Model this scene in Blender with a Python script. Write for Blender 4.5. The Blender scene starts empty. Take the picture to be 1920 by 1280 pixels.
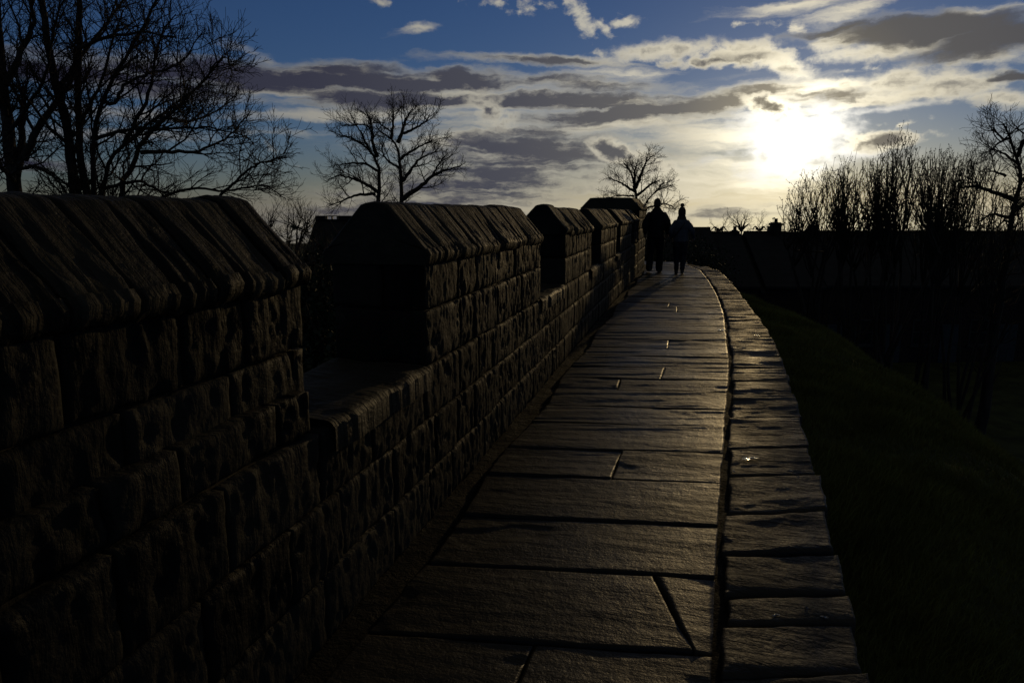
import bpy, bmesh, math, random
import numpy as np
from mathutils import Vector, Matrix

# ------------------------------------------------------------------ camera, sky, sun, exposure
SC = bpy.context.scene
COL = SC.collection
EYE = 1.55
FPX = 1280.0                                    # 24 mm lens on a 36 mm wide, 1920 px frame
PITCH = math.atan((640 - 396) / FPX)            # the level horizon lies at row 396
CP, SP = math.cos(PITCH), math.sin(PITCH)

def ray(px, py):
    x = (px - 960) / FPX
    y = (640 - py) / FPX
    return Vector((x, CP + y * SP, y * CP - SP))

def at(px, py, z=0.0):
    """point on the level z seen at a pixel of the survey photo"""
    r = ray(px, py)
    t = (z - EYE) / r.z
    return Vector((r.x * t, r.y * t, z))

def deep(px, py, Y):
    """point at the depth Y (metres ahead of the photographer)"""
    r = ray(px, py)
    t = Y / r.y
    return Vector((r.x * t, Y, EYE + r.z * t))

def az_el(px, py):
    r = ray(px, py).normalized()
    return math.degrees(math.atan2(r.x, r.y)), math.degrees(math.asin(r.z))

cam_d = bpy.data.cameras.new('camera')
cam = bpy.data.objects.new('camera', cam_d)
COL.objects.link(cam)
cam_d.sensor_width = 36.0
cam_d.lens = 36.0 * FPX / 1920.0
cam_d.clip_start = 0.05
cam_d.clip_end = 6000.0
cam.location = (0, 0, EYE)
cam.rotation_euler = (math.pi / 2 - PITCH, 0, 0)
SC.camera = cam

SUN_AZ, SUN_EL = 21.9, 5.7
SKY_S = 0.15
EXPO = -2.3
SC.view_settings.view_transform = 'Standard'
SC.view_settings.look = 'None'
SC.view_settings.exposure = EXPO
SC.view_settings.gamma = 1.0
SC.view_settings.use_curve_mapping = False

sun_d = bpy.data.lights.new('sun', 'SUN')
sun_d.energy = 2.35
sun_d.angle = math.radians(0.7)
sun_d.color = (1.0, 0.70, 0.32)
sun = bpy.data.objects.new('sun', sun_d)
COL.objects.link(sun)
SUN_DIR = Vector((math.sin(math.radians(SUN_AZ)) * math.cos(math.radians(SUN_EL)),
                  math.cos(math.radians(SUN_AZ)) * math.cos(math.radians(SUN_EL)),
                  math.sin(math.radians(SUN_EL))))
sun.rotation_euler = SUN_DIR.to_track_quat('Z', 'Y').to_euler()
SC.cycles.max_bounces = 6
SC.cycles.transparent_max_bounces = 16
SC.cycles.use_denoising = True

class Nodes:
    """small helper to write node trees as expressions"""
    def __init__(s, tree):
        s.t = tree
    def new(s, kind, **kw):
        n = s.t.nodes.new(kind)
        for k, v in kw.items():
            setattr(n, k, v)
        return n
    def put(s, sock, v):
        if isinstance(v, bpy.types.NodeSocket):
            s.t.links.new(v, sock)
        elif v is not None:
            if hasattr(sock.default_value, '__len__') and not hasattr(v, '__len__'):
                v = (v,) * len(sock.default_value)
            if hasattr(v, '__len__') and len(sock.default_value) == 4 and len(v) == 3:
                v = tuple(v) + (1.0,)
            sock.default_value = v
    def m(s, op, a, b=None, c=None, clamp=False):
        n = s.new('ShaderNodeMath', operation=op, use_clamp=clamp)
        s.put(n.inputs[0], a)
        if b is not None: s.put(n.inputs[1], b)
        if c is not None: s.put(n.inputs[2], c)
        return n.outputs[0]
    def v(s, op, a, b=None, out=0):
        n = s.new('ShaderNodeVectorMath', operation=op)
        s.put(n.inputs[0], a)
        if b is not None: s.put(n.inputs[3 if op == 'SCALE' else 1], b)
        return n.outputs[1] if op in ('LENGTH', 'DOT_PRODUCT', 'DISTANCE') else n.outputs[out]
    def step(s, x, a, b, lo=0.0, hi=1.0, kind='SMOOTHSTEP'):
        n = s.new('ShaderNodeMapRange', interpolation_type=kind)
        s.put(n.inputs[0], x)
        for i, q in enumerate((a, b, lo, hi)):
            n.inputs[1 + i].default_value = q
        return n.outputs[0]
    def mix(s, f, a, b, mode='MIX'):
        n = s.new('ShaderNodeMix', data_type='RGBA', blend_type=mode)
        n.clamp_factor = True
        s.put(n.inputs[0], f)
        s.put(n.inputs[6], a)
        s.put(n.inputs[7], b)
        return n.outputs[2]
    def noise(s, vec, scale, detail=4, rough=0.55, out=0, dist=0.0):
        n = s.new('ShaderNodeTexNoise')
        n.inputs['Scale'].default_value = scale
        n.inputs['Detail'].default_value = detail
        n.inputs['Roughness'].default_value = rough
        n.inputs['Distortion'].default_value = dist
        s.put(n.inputs['Vector'], vec)
        return n.outputs[out]
    def mapping(s, vec, loc=(0, 0, 0), rot=(0, 0, 0), scale=(1, 1, 1), kind='POINT'):
        n = s.new('ShaderNodeMapping', vector_type=kind)
        s.put(n.inputs['Vector'], vec)
        n.inputs['Location'].default_value = loc
        n.inputs['Rotation'].default_value = rot
        n.inputs['Scale'].default_value = scale
        return n.outputs[0]
    def ramp(s, f, stops):
        n = s.new('ShaderNodeValToRGB')
        e = n.color_ramp.elements
        while len(e) < len(stops):
            e.new(0.5)
        for el, (p, c) in zip(e, stops):
            el.position = p
            el.color = tuple(c) + (1.0,)
        s.put(n.inputs[0], f)
        return n.outputs[0]

def lin(r, g, b):
    f = lambda q: (q / 255 / 12.92) if q / 255 <= 0.04045 else ((q / 255 + 0.055) / 1.055) ** 2.4
    return (f(r), f(g), f(b))

def build_sky():
    w = bpy.data.worlds.new('World')
    SC.world = w
    w.use_nodes = True
    t = w.node_tree
    t.nodes.clear()
    N = Nodes(t)
    K = 1.0 / (SKY_S * 2.0 ** EXPO)             # cloud colours below are picture-linear
    d = N.v('NORMALIZE', N.new('ShaderNodeTexCoord').outputs['Generated'])
    sx = N.new('ShaderNodeSeparateXYZ')
    N.put(sx.inputs[0], d)
    u = N.m('MULTIPLY', N.m('ARCTAN2', sx.outputs[0], sx.outputs[1]), 57.29578)
    v = N.m('MULTIPLY', N.m('ARCSINE', sx.outputs[2]), 57.29578)
    cx = N.new('ShaderNodeCombineXYZ')
    N.put(cx.inputs[0], u); N.put(cx.inputs[1], v)
    P = cx.outputs[0]
    ang = N.m('MULTIPLY', N.m('ARCCOSINE', N.v('DOT_PRODUCT', d, tuple(SUN_DIR))), 57.29578)

    sky = N.new('ShaderNodeTexSky', sky_type='NISHITA', sun_disc=False)
    sky.sun_elevation = math.radians(SUN_EL)
    sky.sun_rotation = math.radians(SUN_AZ)
    sky.altitude = 20.0
    sky.air_density = 1.0
    sky.dust_density = 0.15
    sky.ozone_density = 3.0
    base = N.mix(1.0, sky.outputs[0], SKY_TINT, 'MULTIPLY')

    # colours of sunlit and of thick cloud, by the angle from the sun
    a90 = N.m('DIVIDE', ang, 90.0)
    lit = N.ramp(a90, [(0.0, lin(250, 240, 212)), (0.08, lin(228, 218, 192)), (0.2, lin(196, 190, 173)),
                       (0.38, lin(160, 156, 144)), (0.6, lin(116, 117, 120)), (1.0, lin(44, 52, 66))])
    thick = N.ramp(a90, [(0.0, lin(150, 140, 118)), (0.1, lin(100, 98, 97)), (0.25, lin(74, 75, 84)),
                         (0.42, lin(54, 55, 69)), (0.62, lin(42, 43, 58)), (1.0, lin(20, 22, 30))])
    glow = N.m('EXPONENT', N.m('MULTIPLY', N.m('POWER', N.m('DIVIDE', ang, 4.5), 2.0), -1.0))
    lit = N.v('SCALE', lit, N.m('MULTIPLY_ADD', glow, 1.5, 1.0))

    # uneven coordinates: long stretched wisps and small curls
    w1 = N.v('SUBTRACT', N.noise(N.mapping(P, scale=(0.10, 0.34, 1)), 1.0, 3, 0.5, 1), (0.5, 0.5, 0.5))
    w2 = N.v('SUBTRACT', N.noise(N.mapping(P, scale=(0.55, 1.1, 1)), 1.0, 5, 0.6, 1), (0.5, 0.5, 0.5))
    Pw = N.v('ADD', P, N.v('MULTIPLY', w1, (5.0, 1.5, 0.0)))
    Pw = N.v('ADD', Pw, N.v('MULTIPLY', w2, (2.4, 0.9, 0.0)))
    Pc = N.v('ADD', P, N.v('MULTIPLY', w2, (1.0, 0.7, 0.0)))
    nstr = N.m('SUBTRACT', N.noise(N.mapping(Pw, scale=(0.16, 1.25, 1)), 1.0, 7, 0.6), 0.5)
    ncum = N.m('SUBTRACT', N.noise(N.mapping(Pc, scale=(0.75, 1.05, 1)), 1.0, 8, 0.57), 0.5)

    def field(blobs, P):
        sp = N.new('ShaderNodeSeparateXYZ')
        N.put(sp.inputs[0], P)
        pu, pv = sp.outputs[0], sp.outputs[1]
        f = None
        for (x, y, rx, ry, rot, wt) in blobs:
            a, e = az_el(x, y)
            ra = (az_el(x + rx, y)[0] - az_el(x - rx, y)[0]) / 2
            re = (az_el(x, y - ry)[1] - az_el(x, y + ry)[1]) / 2
            k = math.tan(math.radians(rot))
            dx = N.m('MULTIPLY_ADD', pu, 1 / ra, -a / ra)
            dy = N.m('MULTIPLY_ADD', pv, 1 / re, (k * a - e) / re)
            dy = N.m('MULTIPLY_ADD', pu, -k / re, dy)
            q = N.m('MULTIPLY_ADD', dy, dy, N.m('MULTIPLY', dx, dx))
            h = N.m('MULTIPLY_ADD', N.m('SQRT', q), -wt, wt)
            f = h if f is None else N.m('MAXIMUM', f, h)
        return f

    c = N.v('SCALE', base, 1.0)
    # pale veil low over the horizon
    veil = N.m('EXPONENT', N.m('MULTIPLY', N.m('MAXIMUM', v, 0.0), -0.36))
    side = N.step(ang, 8, 62, 1.0, 0.30)
    veilc = N.ramp(a90, [(0.0, lin(250, 235, 190)), (0.12, lin(208, 196, 164)), (0.3, lin(158, 150, 133)),
                         (0.5, lin(116, 112, 106)), (1.0, lin(60, 62, 66))])
    c = N.mix(N.m('MULTIPLY', veil, side), c, N.v('SCALE', veilc, K))

    def layer(c, op, colour):
        return N.mix(op, c, N.v('SCALE', colour, K))

    # thin bright wisps and sheets
    fb = N.m('MULTIPLY_ADD', nstr, 1.1, field(WISPS, Pw))
    c = layer(c, N.m('MULTIPLY', N.step(fb, 0.02, 0.75), 0.9), lit)
    # small bright shreds
    fs = N.m('MULTIPLY_ADD', ncum, 2.6, field(SHREDS, Pc))
    c = layer(c, N.m('MULTIPLY', N.step(fs, 0.1, 0.9), 0.85), lit)
    # long dark bands
    fd = N.m('MULTIPLY_ADD', nstr, 0.95, field(BANDS, Pw))
    fk = N.m('MULTIPLY_ADD', ncum, 0.55, N.m('MULTIPLY_ADD', nstr, 0.9, fd))
    dc = N.mix(N.step(fk, -0.06, 0.5), N.v('SCALE', lit, 0.8), thick)
    c = layer(c, N.step(fd, -0.28, 0.5), dc)
    # white sun behind its cloud
    blaze = N.m('MULTIPLY_ADD', ncum, 1.5, field(BLAZE, Pc))
    bl = N.step(blaze, 0.0, 0.9)
    halo = N.m('EXPONENT', N.m('MULTIPLY', ang, -0.22))
    c = N.v('ADD', c, N.v('SCALE', (1.0, 0.90, 0.66), N.m('MULTIPLY', halo, 0.18 * K)))
    c = layer(c, bl, N.v('SCALE', (1.0, 0.965, 0.87), N.m('MULTIPLY_ADD', glow, 1.1, 0.55)))
    # heaped clouds with shining rims
    fc = N.m('MULTIPLY_ADD', ncum, 1.35, field(HEAPS, Pc))
    hc = N.mix(N.step(N.m('MULTIPLY_ADD', ncum, 0.8, fc), 0.05, 0.85), N.v('SCALE', lit, 1.0), thick)
    c = layer(c, N.step(fc, -0.12, 0.4), hc)
    # pale heaps, lit through
    fp = N.m('MULTIPLY_ADD', ncum, 1.35, field(PALE, Pc))
    pc = N.mix(N.step(N.m('MULTIPLY_ADD', nstr, 1.2, N.m('MULTIPLY_ADD', ncum, 1.4, fp)), 0.25, 1.5, 0.0, 0.8), lit, thick)
    c = layer(c, N.m('MULTIPLY', N.step(fp, -0.15, 0.65), 0.93), pc)
    ft = N.m('MULTIPLY_ADD', nstr, 0.8, N.m('MULTIPLY_ADD', ncum, 0.5, field(BANDS_TOP, Pw)))
    c = layer(c, N.step(ft, -0.2, 0.55), N.mix(N.step(ft, -0.12, 0.32), N.v('SCALE', lit, 0.75), N.v('SCALE', thick, 0.85)))
    # unseen grey cloud cover added overhead, toned to set the ambient light
    back = N.m('MULTIPLY', N.step(v, 17, 32), 0.92)
    c = N.mix(back, c, (0.048 * K, 0.048 * K, 0.044 * K))
    # below the horizon: dim ground
    c = N.mix(N.step(v, -4.0, -2.6, 1.0, 0.0), c, (0.02 * K, 0.02 * K, 0.018 * K))

    bg = N.new('ShaderNodeBackground')
    N.put(bg.inputs[0], c)
    bg.inputs[1].default_value = SKY_S
    out = N.new('ShaderNodeOutputWorld')
    t.links.new(bg.outputs[0], out.inputs[0])
    w.cycles.sampling_method = 'MANUAL'
    w.cycles.sample_map_resolution = 512

SKY_TINT = (0.84, 1.00, 1.56)
# clouds as survey rows: x, y, half width, half height, tilt in degrees, strength
BANDS = [(560, 146, 520, 26, 0, 1), (640, 132, 120, 22, 3, .7), (180, 150, 330, 24, -2, .9), (860, 150, 110, 24, 2, .9),
         (960, 186, 440, 20, -1, 1), (690, 186, 130, 22, 0, .9), (1210, 205, 280, 22, 5, 1.1), (1360, 186, 170, 22, 9, .9),
         (1010, 118, 190, 9, -3, .55), (1080, 158, 190, 14, -3, .55), (985, 285, 270, 60, 0, .62), (930, 335, 330, 85, 14, .55),
         (760, 390, 300, 40, 6, .42), (1560, 185, 170, 20, -4, .5), (60, 305, 150, 14, 0, .5),
         (1340, 400, 150, 14, 4, .35)]
BANDS_TOP = [(1740, 52, 260, 34, -2, 1.15), (1860, 78, 210, 34, 0, 1.0), (1570, 50, 120, 12, 6, .6), (1905, 143, 60, 12, -4, .9)]
WISPS = [(820, 185, 470, 60, 0, .62), (1290, 335, 290, 66, 6, .7), (640, 216, 330, 18, 1, .9), (560, 168, 200, 16, 0, .9), (850, 170, 220, 10, 0, .8), (1100, 120, 140, 14, -3, .6),
         (1120, 190, 140, 14, 2, .7), (1160, 232, 280, 22, 4, .8), (920, 235, 150, 22, 0, .7), (850, 260, 180, 24, 6, .8),
         (1160, 140, 160, 18, 0, .6), (1480, 172, 300, 20, 3, .7), (1620, 195, 220, 11, 5, .8), (780, 52, 80, 12, 8, .75), (230, 250, 300, 26, 0, .6),
         (210, 205, 240, 22, 0, .6), (560, 248, 160, 12, 0, .35), (690, 360, 130, 18, 12, .45), (1500, 6, 220, 22, 3, .7), (1600, 18, 130, 20, 8, .7),
         (1850, 18, 140, 16, 0, .6), (1330, 250, 240, 50, 0, .7), (1250, 330, 300, 34, 6, .45), (1380, 350, 240, 50, 8, .6),
         (480, 100, 90, 18, -12, .4), (200, 130, 240, 40, 0, .35)]
SHREDS = [(1085, 28, 45, 42, -50, .95), (1000, 10, 44, 26, 0, .6), (1172, 40, 48, 18, 4, .9), (930, 2, 60, 14, 0, .6), (716, 3, 26, 16, 0, .6),
          (1130, 48, 40, 16, -20, .5), (1400, 45, 46, 12, 0, .5), (1490, 50, 50, 20, -20, .6), (1600, 130, 40, 10, 0, .5),
          (505, 272, 40, 16, -35, .5), (978, 303, 34, 15, -8, 1.0), (900, 292, 60, 16, -20, .6), (1012, 310, 22, 8, 0, .7), (1720, 255, 60, 10, 0, .3),
          (1800, 256, 40, 6, 0, .3), (1690, 232, 60, 14, 4, .6), (1362, 395, 60, 12, 0, .4), (1190, 214, 26, 14, 0, .9), (1000, 250, 60, 16, 0, .5)]
HEAPS = [(1150, 284, 52, 26, -14, 1.1), (1210, 296, 62, 22, -22, .42), (918, 206, 52, 30, -22, .5), (1440, 196, 62, 22, -14, .95),
         (1652, 265, 74, 22, -2, 1.05), (1400, 106, 110, 22, -6, .9), (1340, 116, 110, 13, 0, .6), (1700, 178, 90, 12, 4, .45), (925, 226, 30, 22, 0, .35)]
PALE = [(1250, 95, 130, 22, 2, .9), (1390, 90, 80, 20, 0, .8), (1480, 125, 60, 24, -18, .8), (1570, 158, 110, 14, -3, .7),
        (1690, 155, 95, 36, 4, .95), (1790, 158, 130, 34, -6, 1.0), (1880, 185, 90, 20, -10, .8), (1680, 92, 180, 20, 2, .8), (1580, 76, 80, 20, 8, .75), (1850, 105, 110, 20, 0, .6)]
BLAZE = [(1490, 262, 150, 84, -8, 1.2), (1560, 236, 90, 60, -20, 1.0), (1430, 225, 90, 46, 10, .9), (1470, 310, 130, 44, 6, 1.0), (1600, 285, 150, 24, -4, .8),
         (1330, 300, 120, 14, 12, .4), (1690, 200, 170, 10, 5, .8)]
build_sky()

# ------------------------------------------------------------------ helpers
RNG = np.random.default_rng(11)
_TAB = RNG.random((64, 64, 64)).astype(np.float32) * 2 - 1

def vnoise(P):
    """smooth value noise, P is N x 3"""
    i = np.floor(P).astype(np.int64)
    f = P - i
    f = f * f * (3 - 2 * f)
    i0 = i & 63
    i1 = (i + 1) & 63
    x0, y0, z0 = i0.T; x1, y1, z1 = i1.T
    fx, fy, fz = f.T
    T = _TAB
    a = T[x0, y0, z0] * (1 - fx) + T[x1, y0, z0] * fx
    b = T[x0, y1, z0] * (1 - fx) + T[x1, y1, z0] * fx
    c = T[x0, y0, z1] * (1 - fx) + T[x1, y0, z1] * fx
    d = T[x0, y1, z1] * (1 - fx) + T[x1, y1, z1] * fx
    return (a * (1 - fy) + b * fy) * (1 - fz) + (c * (1 - fy) + d * fy) * fz

def fbm(P, octaves=4, gain=0.5):
    P = np.asarray(P, dtype=float)
    s = np.zeros(len(P)); a = 1.0
    for k in range(octaves):
        s += a * vnoise(P * (2.03 ** k) + 17.3 * k)
        a *= gain
    return s

class Mesh:
    """collects vertices and faces, links them as ONE mesh object"""
    def __init__(s):
        s.V = []; s.Q = []; s.T = []; s.n = 0
    def add(s, V, Q=None, T=None):
        V = np.asarray(V, dtype=np.float64).reshape(-1, 3)
        s.V.append(V)
        if Q is not None and len(Q): s.Q.append(np.asarray(Q, dtype=np.int64).reshape(-1, 4) + s.n)
        if T is not None and len(T): s.T.append(np.asarray(T, dtype=np.int64).reshape(-1, 3) + s.n)
        s.n += len(V)
    def grid(s, V, nu, nv, flip=False):
        """V holds nu x nv points, u major"""
        a = (np.arange(nu - 1)[:, None] * nv + np.arange(nv - 1)[None, :]).ravel()
        q = np.stack([a, a + nv, a + nv + 1, a + 1], 1)
        s.add(V, q[:, ::-1] if flip else q)
    def box(s, p0, p1, frame=None):
        x0, y0, z0 = p0; x1, y1, z1 = p1
        V = np.array([(x0, y0, z0), (x1, y0, z0), (x1, y1, z0), (x0, y1, z0), (x0, y0, z1), (x1, y0, z1), (x1, y1, z1), (x0, y1, z1)], float)
        if frame is not None: V = frame(V)
        s.add(V, [(0, 3, 2, 1), (4, 5, 6, 7), (0, 1, 5, 4), (1, 2, 6, 5), (2, 3, 7, 6), (3, 0, 4, 7)])
    def build(s, name, mat, parent=None, smooth=True):
        V = np.concatenate(s.V) if s.V else np.zeros((0, 3))
        Q = np.concatenate(s.Q) if s.Q else np.zeros((0, 4), np.int64)
        T = np.concatenate(s.T) if s.T else np.zeros((0, 3), np.int64)
        me = bpy.data.meshes.new(name)
        me.vertices.add(len(V))
        if parent is not None:
            q = parent
            while q is not None:
                V = V - np.array(q.location)
                q = q.parent
        me.vertices.foreach_set('co', V.astype(np.float32).ravel())
        me.loops.add(len(Q) * 4 + len(T) * 3)
        me.loops.foreach_set('vertex_index', np.concatenate([Q.ravel(), T.ravel()]).astype(np.int32))
        me.polygons.add(len(Q) + len(T))
        st = np.concatenate([np.arange(len(Q)) * 4, len(Q) * 4 + np.arange(len(T)) * 3]).astype(np.int32)
        me.polygons.foreach_set('loop_start', st)
        me.polygons.foreach_set('use_smooth', np.full(len(st), smooth, dtype=bool))
        me.update(calc_edges=True)
        me.validate()
        me.materials.append(mat)
        o = bpy.data.objects.new(name, me)
        COL.objects.link(o)
        if parent is not None: o.parent = parent
        return o

def tag(o, label=None, cat=None, group=None, kind=None):
    if label: o['label'] = label
    if cat: o['category'] = cat
    if group: o['group'] = group
    if kind: o['kind'] = kind
    return o

def thing(name, label, cat, loc=(0, 0, 0), group=None):
    o = bpy.data.objects.new(name, None)
    o.empty_display_size = 0.2
    COL.objects.link(o)
    o.location = loc
    return tag(o, label, cat, group)

def copy_tree(o, parent=None):
    c = o.copy()
    COL.objects.link(c)
    if parent is not None: c.parent = parent
    for ch in list(o.children): copy_tree(ch, c)
    return c

def tubes(M, lines, sides):
    """lines: list of (points n x 3, radii n); equal lengths are swept together"""
    by = {}
    for p, r in lines:
        by.setdefault(len(p), []).append((p, r))
    ang = np.arange(sides) * 2 * math.pi / sides
    for n, L in by.items():
        P = np.stack([a for a, _ in L]); R = np.stack([b for _, b in L])
        D = np.empty_like(P)
        D[:, 1:-1] = P[:, 2:] - P[:, :-2]; D[:, 0] = P[:, 1] - P[:, 0]; D[:, -1] = P[:, -1] - P[:, -2]
        D /= np.linalg.norm(D, axis=2, keepdims=True) + 1e-9
        m = D.mean(axis=1)
        ref = np.where(np.abs(m[:, 2:3]) < 0.8, np.array([[0, 0, 1.0]]), np.array([[1.0, 0, 0]]))[:, None, :]
        A = np.cross(D, ref); A /= np.linalg.norm(A, axis=2, keepdims=True) + 1e-9
        B = np.cross(D, A)
        V = P[:, :, None, :] + R[:, :, None, None] * (np.cos(ang)[None, None, :, None] * A[:, :, None, :] + np.sin(ang)[None, None, :, None] * B[:, :, None, :])
        k = len(L)
        base = (np.arange(k) * n * sides)[:, None, None] + (np.arange(n - 1) * sides)[None, :, None]
        j = np.arange(sides)[None, None, :]; j2 = (np.arange(sides) + 1) % sides
        q = np.stack([base + j, base + j2[None, None, :], base + sides + j2[None, None, :], base + sides + j], -1)
        M.add(V.reshape(-1, 3), q.reshape(-1, 4))

def bend(p, n):
    """smooth polyline through p with n points"""
    p = np.asarray(p, float)
    d = np.concatenate([[0], np.cumsum(np.linalg.norm(np.diff(p, axis=0), axis=1))])
    t = np.linspace(0, d[-1], n)
    q = np.stack([np.interp(t, d, p[:, k]) for k in range(p.shape[1])], 1)
    if n > 4:
        for _ in range(2): q[1:-1] = 0.25 * q[:-2] + 0.5 * q[1:-1] + 0.25 * q[2:]
    return q

def unit(v):
    return v / (np.linalg.norm(v) + 1e-9)

def unit_rows(v):
    return v / (np.linalg.norm(v, axis=1, keepdims=True) + 1e-9)


# ------------------------------------------------------------------ materials
WALL_AZ = math.radians(14.4)

def material(name):
    m = bpy.data.materials.new(name)
    m.use_nodes = True
    t = m.node_tree
    b = t.nodes['Principled BSDF']
    return m, Nodes(t), b

def wallspace(N):
    """metres across (x) and along (y) the wall, z up"""
    geo = N.new('ShaderNodeNewGeometry')
    return N.mapping(geo.outputs['Position'], rot=(0, 0, WALL_AZ))

def bump(N, b, h, dist, strength=1.0):
    n = N.new('ShaderNodeBump')
    n.inputs['Distance'].default_value = dist
    n.inputs['Strength'].default_value = strength
    N.put(n.inputs['Height'], h)
    N.t.links.new(n.outputs[0], b.inputs['Normal'])

def stone_mat(name, dark, light, grain, rough=(0.5, 0.8), big=1.2, fine=60.0, bd=0.012, spec=0.4, wst=1.0, wcr=0.0, cr=(14, 14, 6)):
    """grain: scale of the bedding streaks across, along, up"""
    m, N, b = material(name)
    p = wallspace(N)
    n1 = N.noise(p, big, 5, 0.6)
    st = N.noise(N.mapping(p, scale=grain), 1.0, 5, 0.6, dist=0.4)
    nf = N.noise(p, fine, 4, 0.6)
    isl = N.new('ShaderNodeNewGeometry').outputs['Random Per Island']
    f = N.m('ADD', N.m('MULTIPLY_ADD', N.m('SUBTRACT', isl, 0.5), 0.20, N.m('MULTIPLY', n1, 0.5)), N.m('ADD', N.m('MULTIPLY', st, 0.35), N.m('MULTIPLY', nf, 0.15)))
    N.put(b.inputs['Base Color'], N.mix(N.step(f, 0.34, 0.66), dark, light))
    N.put(b.inputs['Roughness'], N.step(N.m('ADD', N.m('MULTIPLY', n1, 0.6), N.m('MULTIPLY', nf, 0.4)), 0.35, 0.62, rough[0], rough[1]))
    b.inputs['Specular IOR Level'].default_value = spec
    h = N.m('ADD', N.m('MULTIPLY', st, wst), N.m('ADD', N.m('MULTIPLY', nf, 0.22), N.m('MULTIPLY', N.noise(p, 14.0, 5, 0.6), 0.6)))
    if wcr:
        rm = N.new('ShaderNodeTexNoise', noise_type='RIDGED_MULTIFRACTAL')
        rm.inputs['Scale'].default_value = 1.0; rm.inputs['Detail'].default_value = 5; rm.inputs['Roughness'].default_value = 0.55
        rm.inputs['Distortion'].default_value = 0.5
        N.put(rm.inputs['Vector'], N.mapping(p, scale=cr))
        h = N.m('MULTIPLY_ADD', rm.outputs[0], wcr, h)
    bump(N, b, h, bd)
    return m

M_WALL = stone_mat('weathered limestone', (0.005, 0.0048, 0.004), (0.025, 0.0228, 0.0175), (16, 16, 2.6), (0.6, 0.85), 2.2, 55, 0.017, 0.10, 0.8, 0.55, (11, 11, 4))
M_COPE = stone_mat('fluted coping stone', (0.0075, 0.007, 0.0053), (0.043, 0.038, 0.027), (3.5, 34, 3.5), (0.55, 0.8), 2.0, 60, 0.026, 0.12, 0.8, 0.8, (2.5, 18, 2.5))
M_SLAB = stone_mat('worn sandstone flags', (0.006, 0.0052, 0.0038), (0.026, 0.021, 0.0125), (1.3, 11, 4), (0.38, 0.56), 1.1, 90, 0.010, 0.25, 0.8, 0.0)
M_KERB = stone_mat('rough kerb stone', (0.009, 0.008, 0.006), (0.028, 0.024, 0.0165), (4.5, 20, 6), (0.48, 0.72), 2.0, 70, 0.016, 0.26, 0.8, 0.35, (5, 16, 8))
M_MORT = stone_mat('mortar and grit', (0.004, 0.0038, 0.003), (0.013, 0.012, 0.009), (20, 20, 20), (0.7, 0.95), 6.0, 120, 0.02, 0.1)

def plain_mat(name, dark, light, scale=4.0, rough=0.85, bd=0.01, bs=20.0, spec=0.25, stretch=(1, 1, 1)):
    m, N, b = material(name)
    p = N.mapping(N.new('ShaderNodeNewGeometry').outputs['Position'], scale=stretch)
    n = N.noise(p, scale, 5, 0.6)
    N.put(b.inputs['Base Color'], N.mix(N.step(n, 0.3, 0.7), dark, light))
    b.inputs['Roughness'].default_value = rough
    b.inputs['Specular IOR Level'].default_value = spec
    if bd: bump(N, b, N.noise(p, bs, 4, 0.6), bd)
    return m

M_BARK = plain_mat('dark wet bark', (0.018, 0.015, 0.012), (0.050, 0.043, 0.034), 5.0, 0.85, 0.02, 14, 0.2, (1, 1, 0.25))
M_TWIG = plain_mat('bare twigs', (0.020, 0.016, 0.012), (0.045, 0.036, 0.027), 3.0, 0.8, 0, 1, 0.2)
M_BUD = plain_mat('shrub leaf buds', (0.014, 0.020, 0.007), (0.040, 0.048, 0.018), 6.0, 0.7, 0, 1, 0.25)
M_EVER = plain_mat('evergreen leaves', (0.008, 0.014, 0.006), (0.025, 0.036, 0.014), 2.0, 0.7, 0, 1, 0.25)
M_SOIL = plain_mat('rampart turf', (0.024, 0.028, 0.009), (0.060, 0.068, 0.020), 1.2, 0.95, 0.05, 9, 0.1)
M_GRASS = plain_mat('grass blades', (0.078, 0.080, 0.014), (0.150, 0.150, 0.030), 1.4, 0.8, 0, 1, 0.2)
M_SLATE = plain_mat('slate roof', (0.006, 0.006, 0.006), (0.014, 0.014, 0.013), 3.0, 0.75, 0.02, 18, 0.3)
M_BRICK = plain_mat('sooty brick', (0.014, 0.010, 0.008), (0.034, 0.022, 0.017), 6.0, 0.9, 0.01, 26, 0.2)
M_TRIM = plain_mat('painted timber', (0.014, 0.014, 0.013), (0.026, 0.025, 0.024), 3.0, 0.6, 0, 1, 0.3)
M_DOOR = plain_mat('dark painted door', (0.012, 0.016, 0.020), (0.02, 0.026, 0.032), 3.0, 0.5, 0, 1, 0.4)
M_METAL = plain_mat('dark metal', (0.03, 0.03, 0.03), (0.06, 0.06, 0.06), 8.0, 0.5, 0, 1, 0.5)
M_WATER, _N, _b = material('rain water')
_b.inputs['Base Color'].default_value = (0.012, 0.011, 0.009, 1)
_b.inputs['Roughness'].default_value = 0.06
_b.inputs['Specular IOR Level'].default_value = 0.6
bump(_N, _b, _N.noise(_N.new('ShaderNodeNewGeometry').outputs['Position'], 55.0, 3, 0.6), 0.012)
M_GLASS, _N, _b = material('window glass')
_b.inputs['Base Color'].default_value = (0.010, 0.012, 0.014, 1)
_b.inputs['Roughness'].default_value = 0.12
M_CLEAR, _N, _b = material('clear roof glazing')
_b.inputs['Base Color'].default_value = (0.95, 0.97, 1.0, 1)
_b.inputs['Transmission Weight'].default_value = 1.0
_b.inputs['IOR'].default_value = 1.02
_b.inputs['Roughness'].default_value = 0.0

# ------------------------------------------------------------------ ground
DIRV = np.array([math.sin(WALL_AZ), math.cos(WALL_AZ)])
LEFT = np.array([-math.cos(WALL_AZ), math.sin(WALL_AZ)])
FOOT = np.array([-1.262, 0.0])                   # foot of the parapet's inner face beside the photographer

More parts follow.
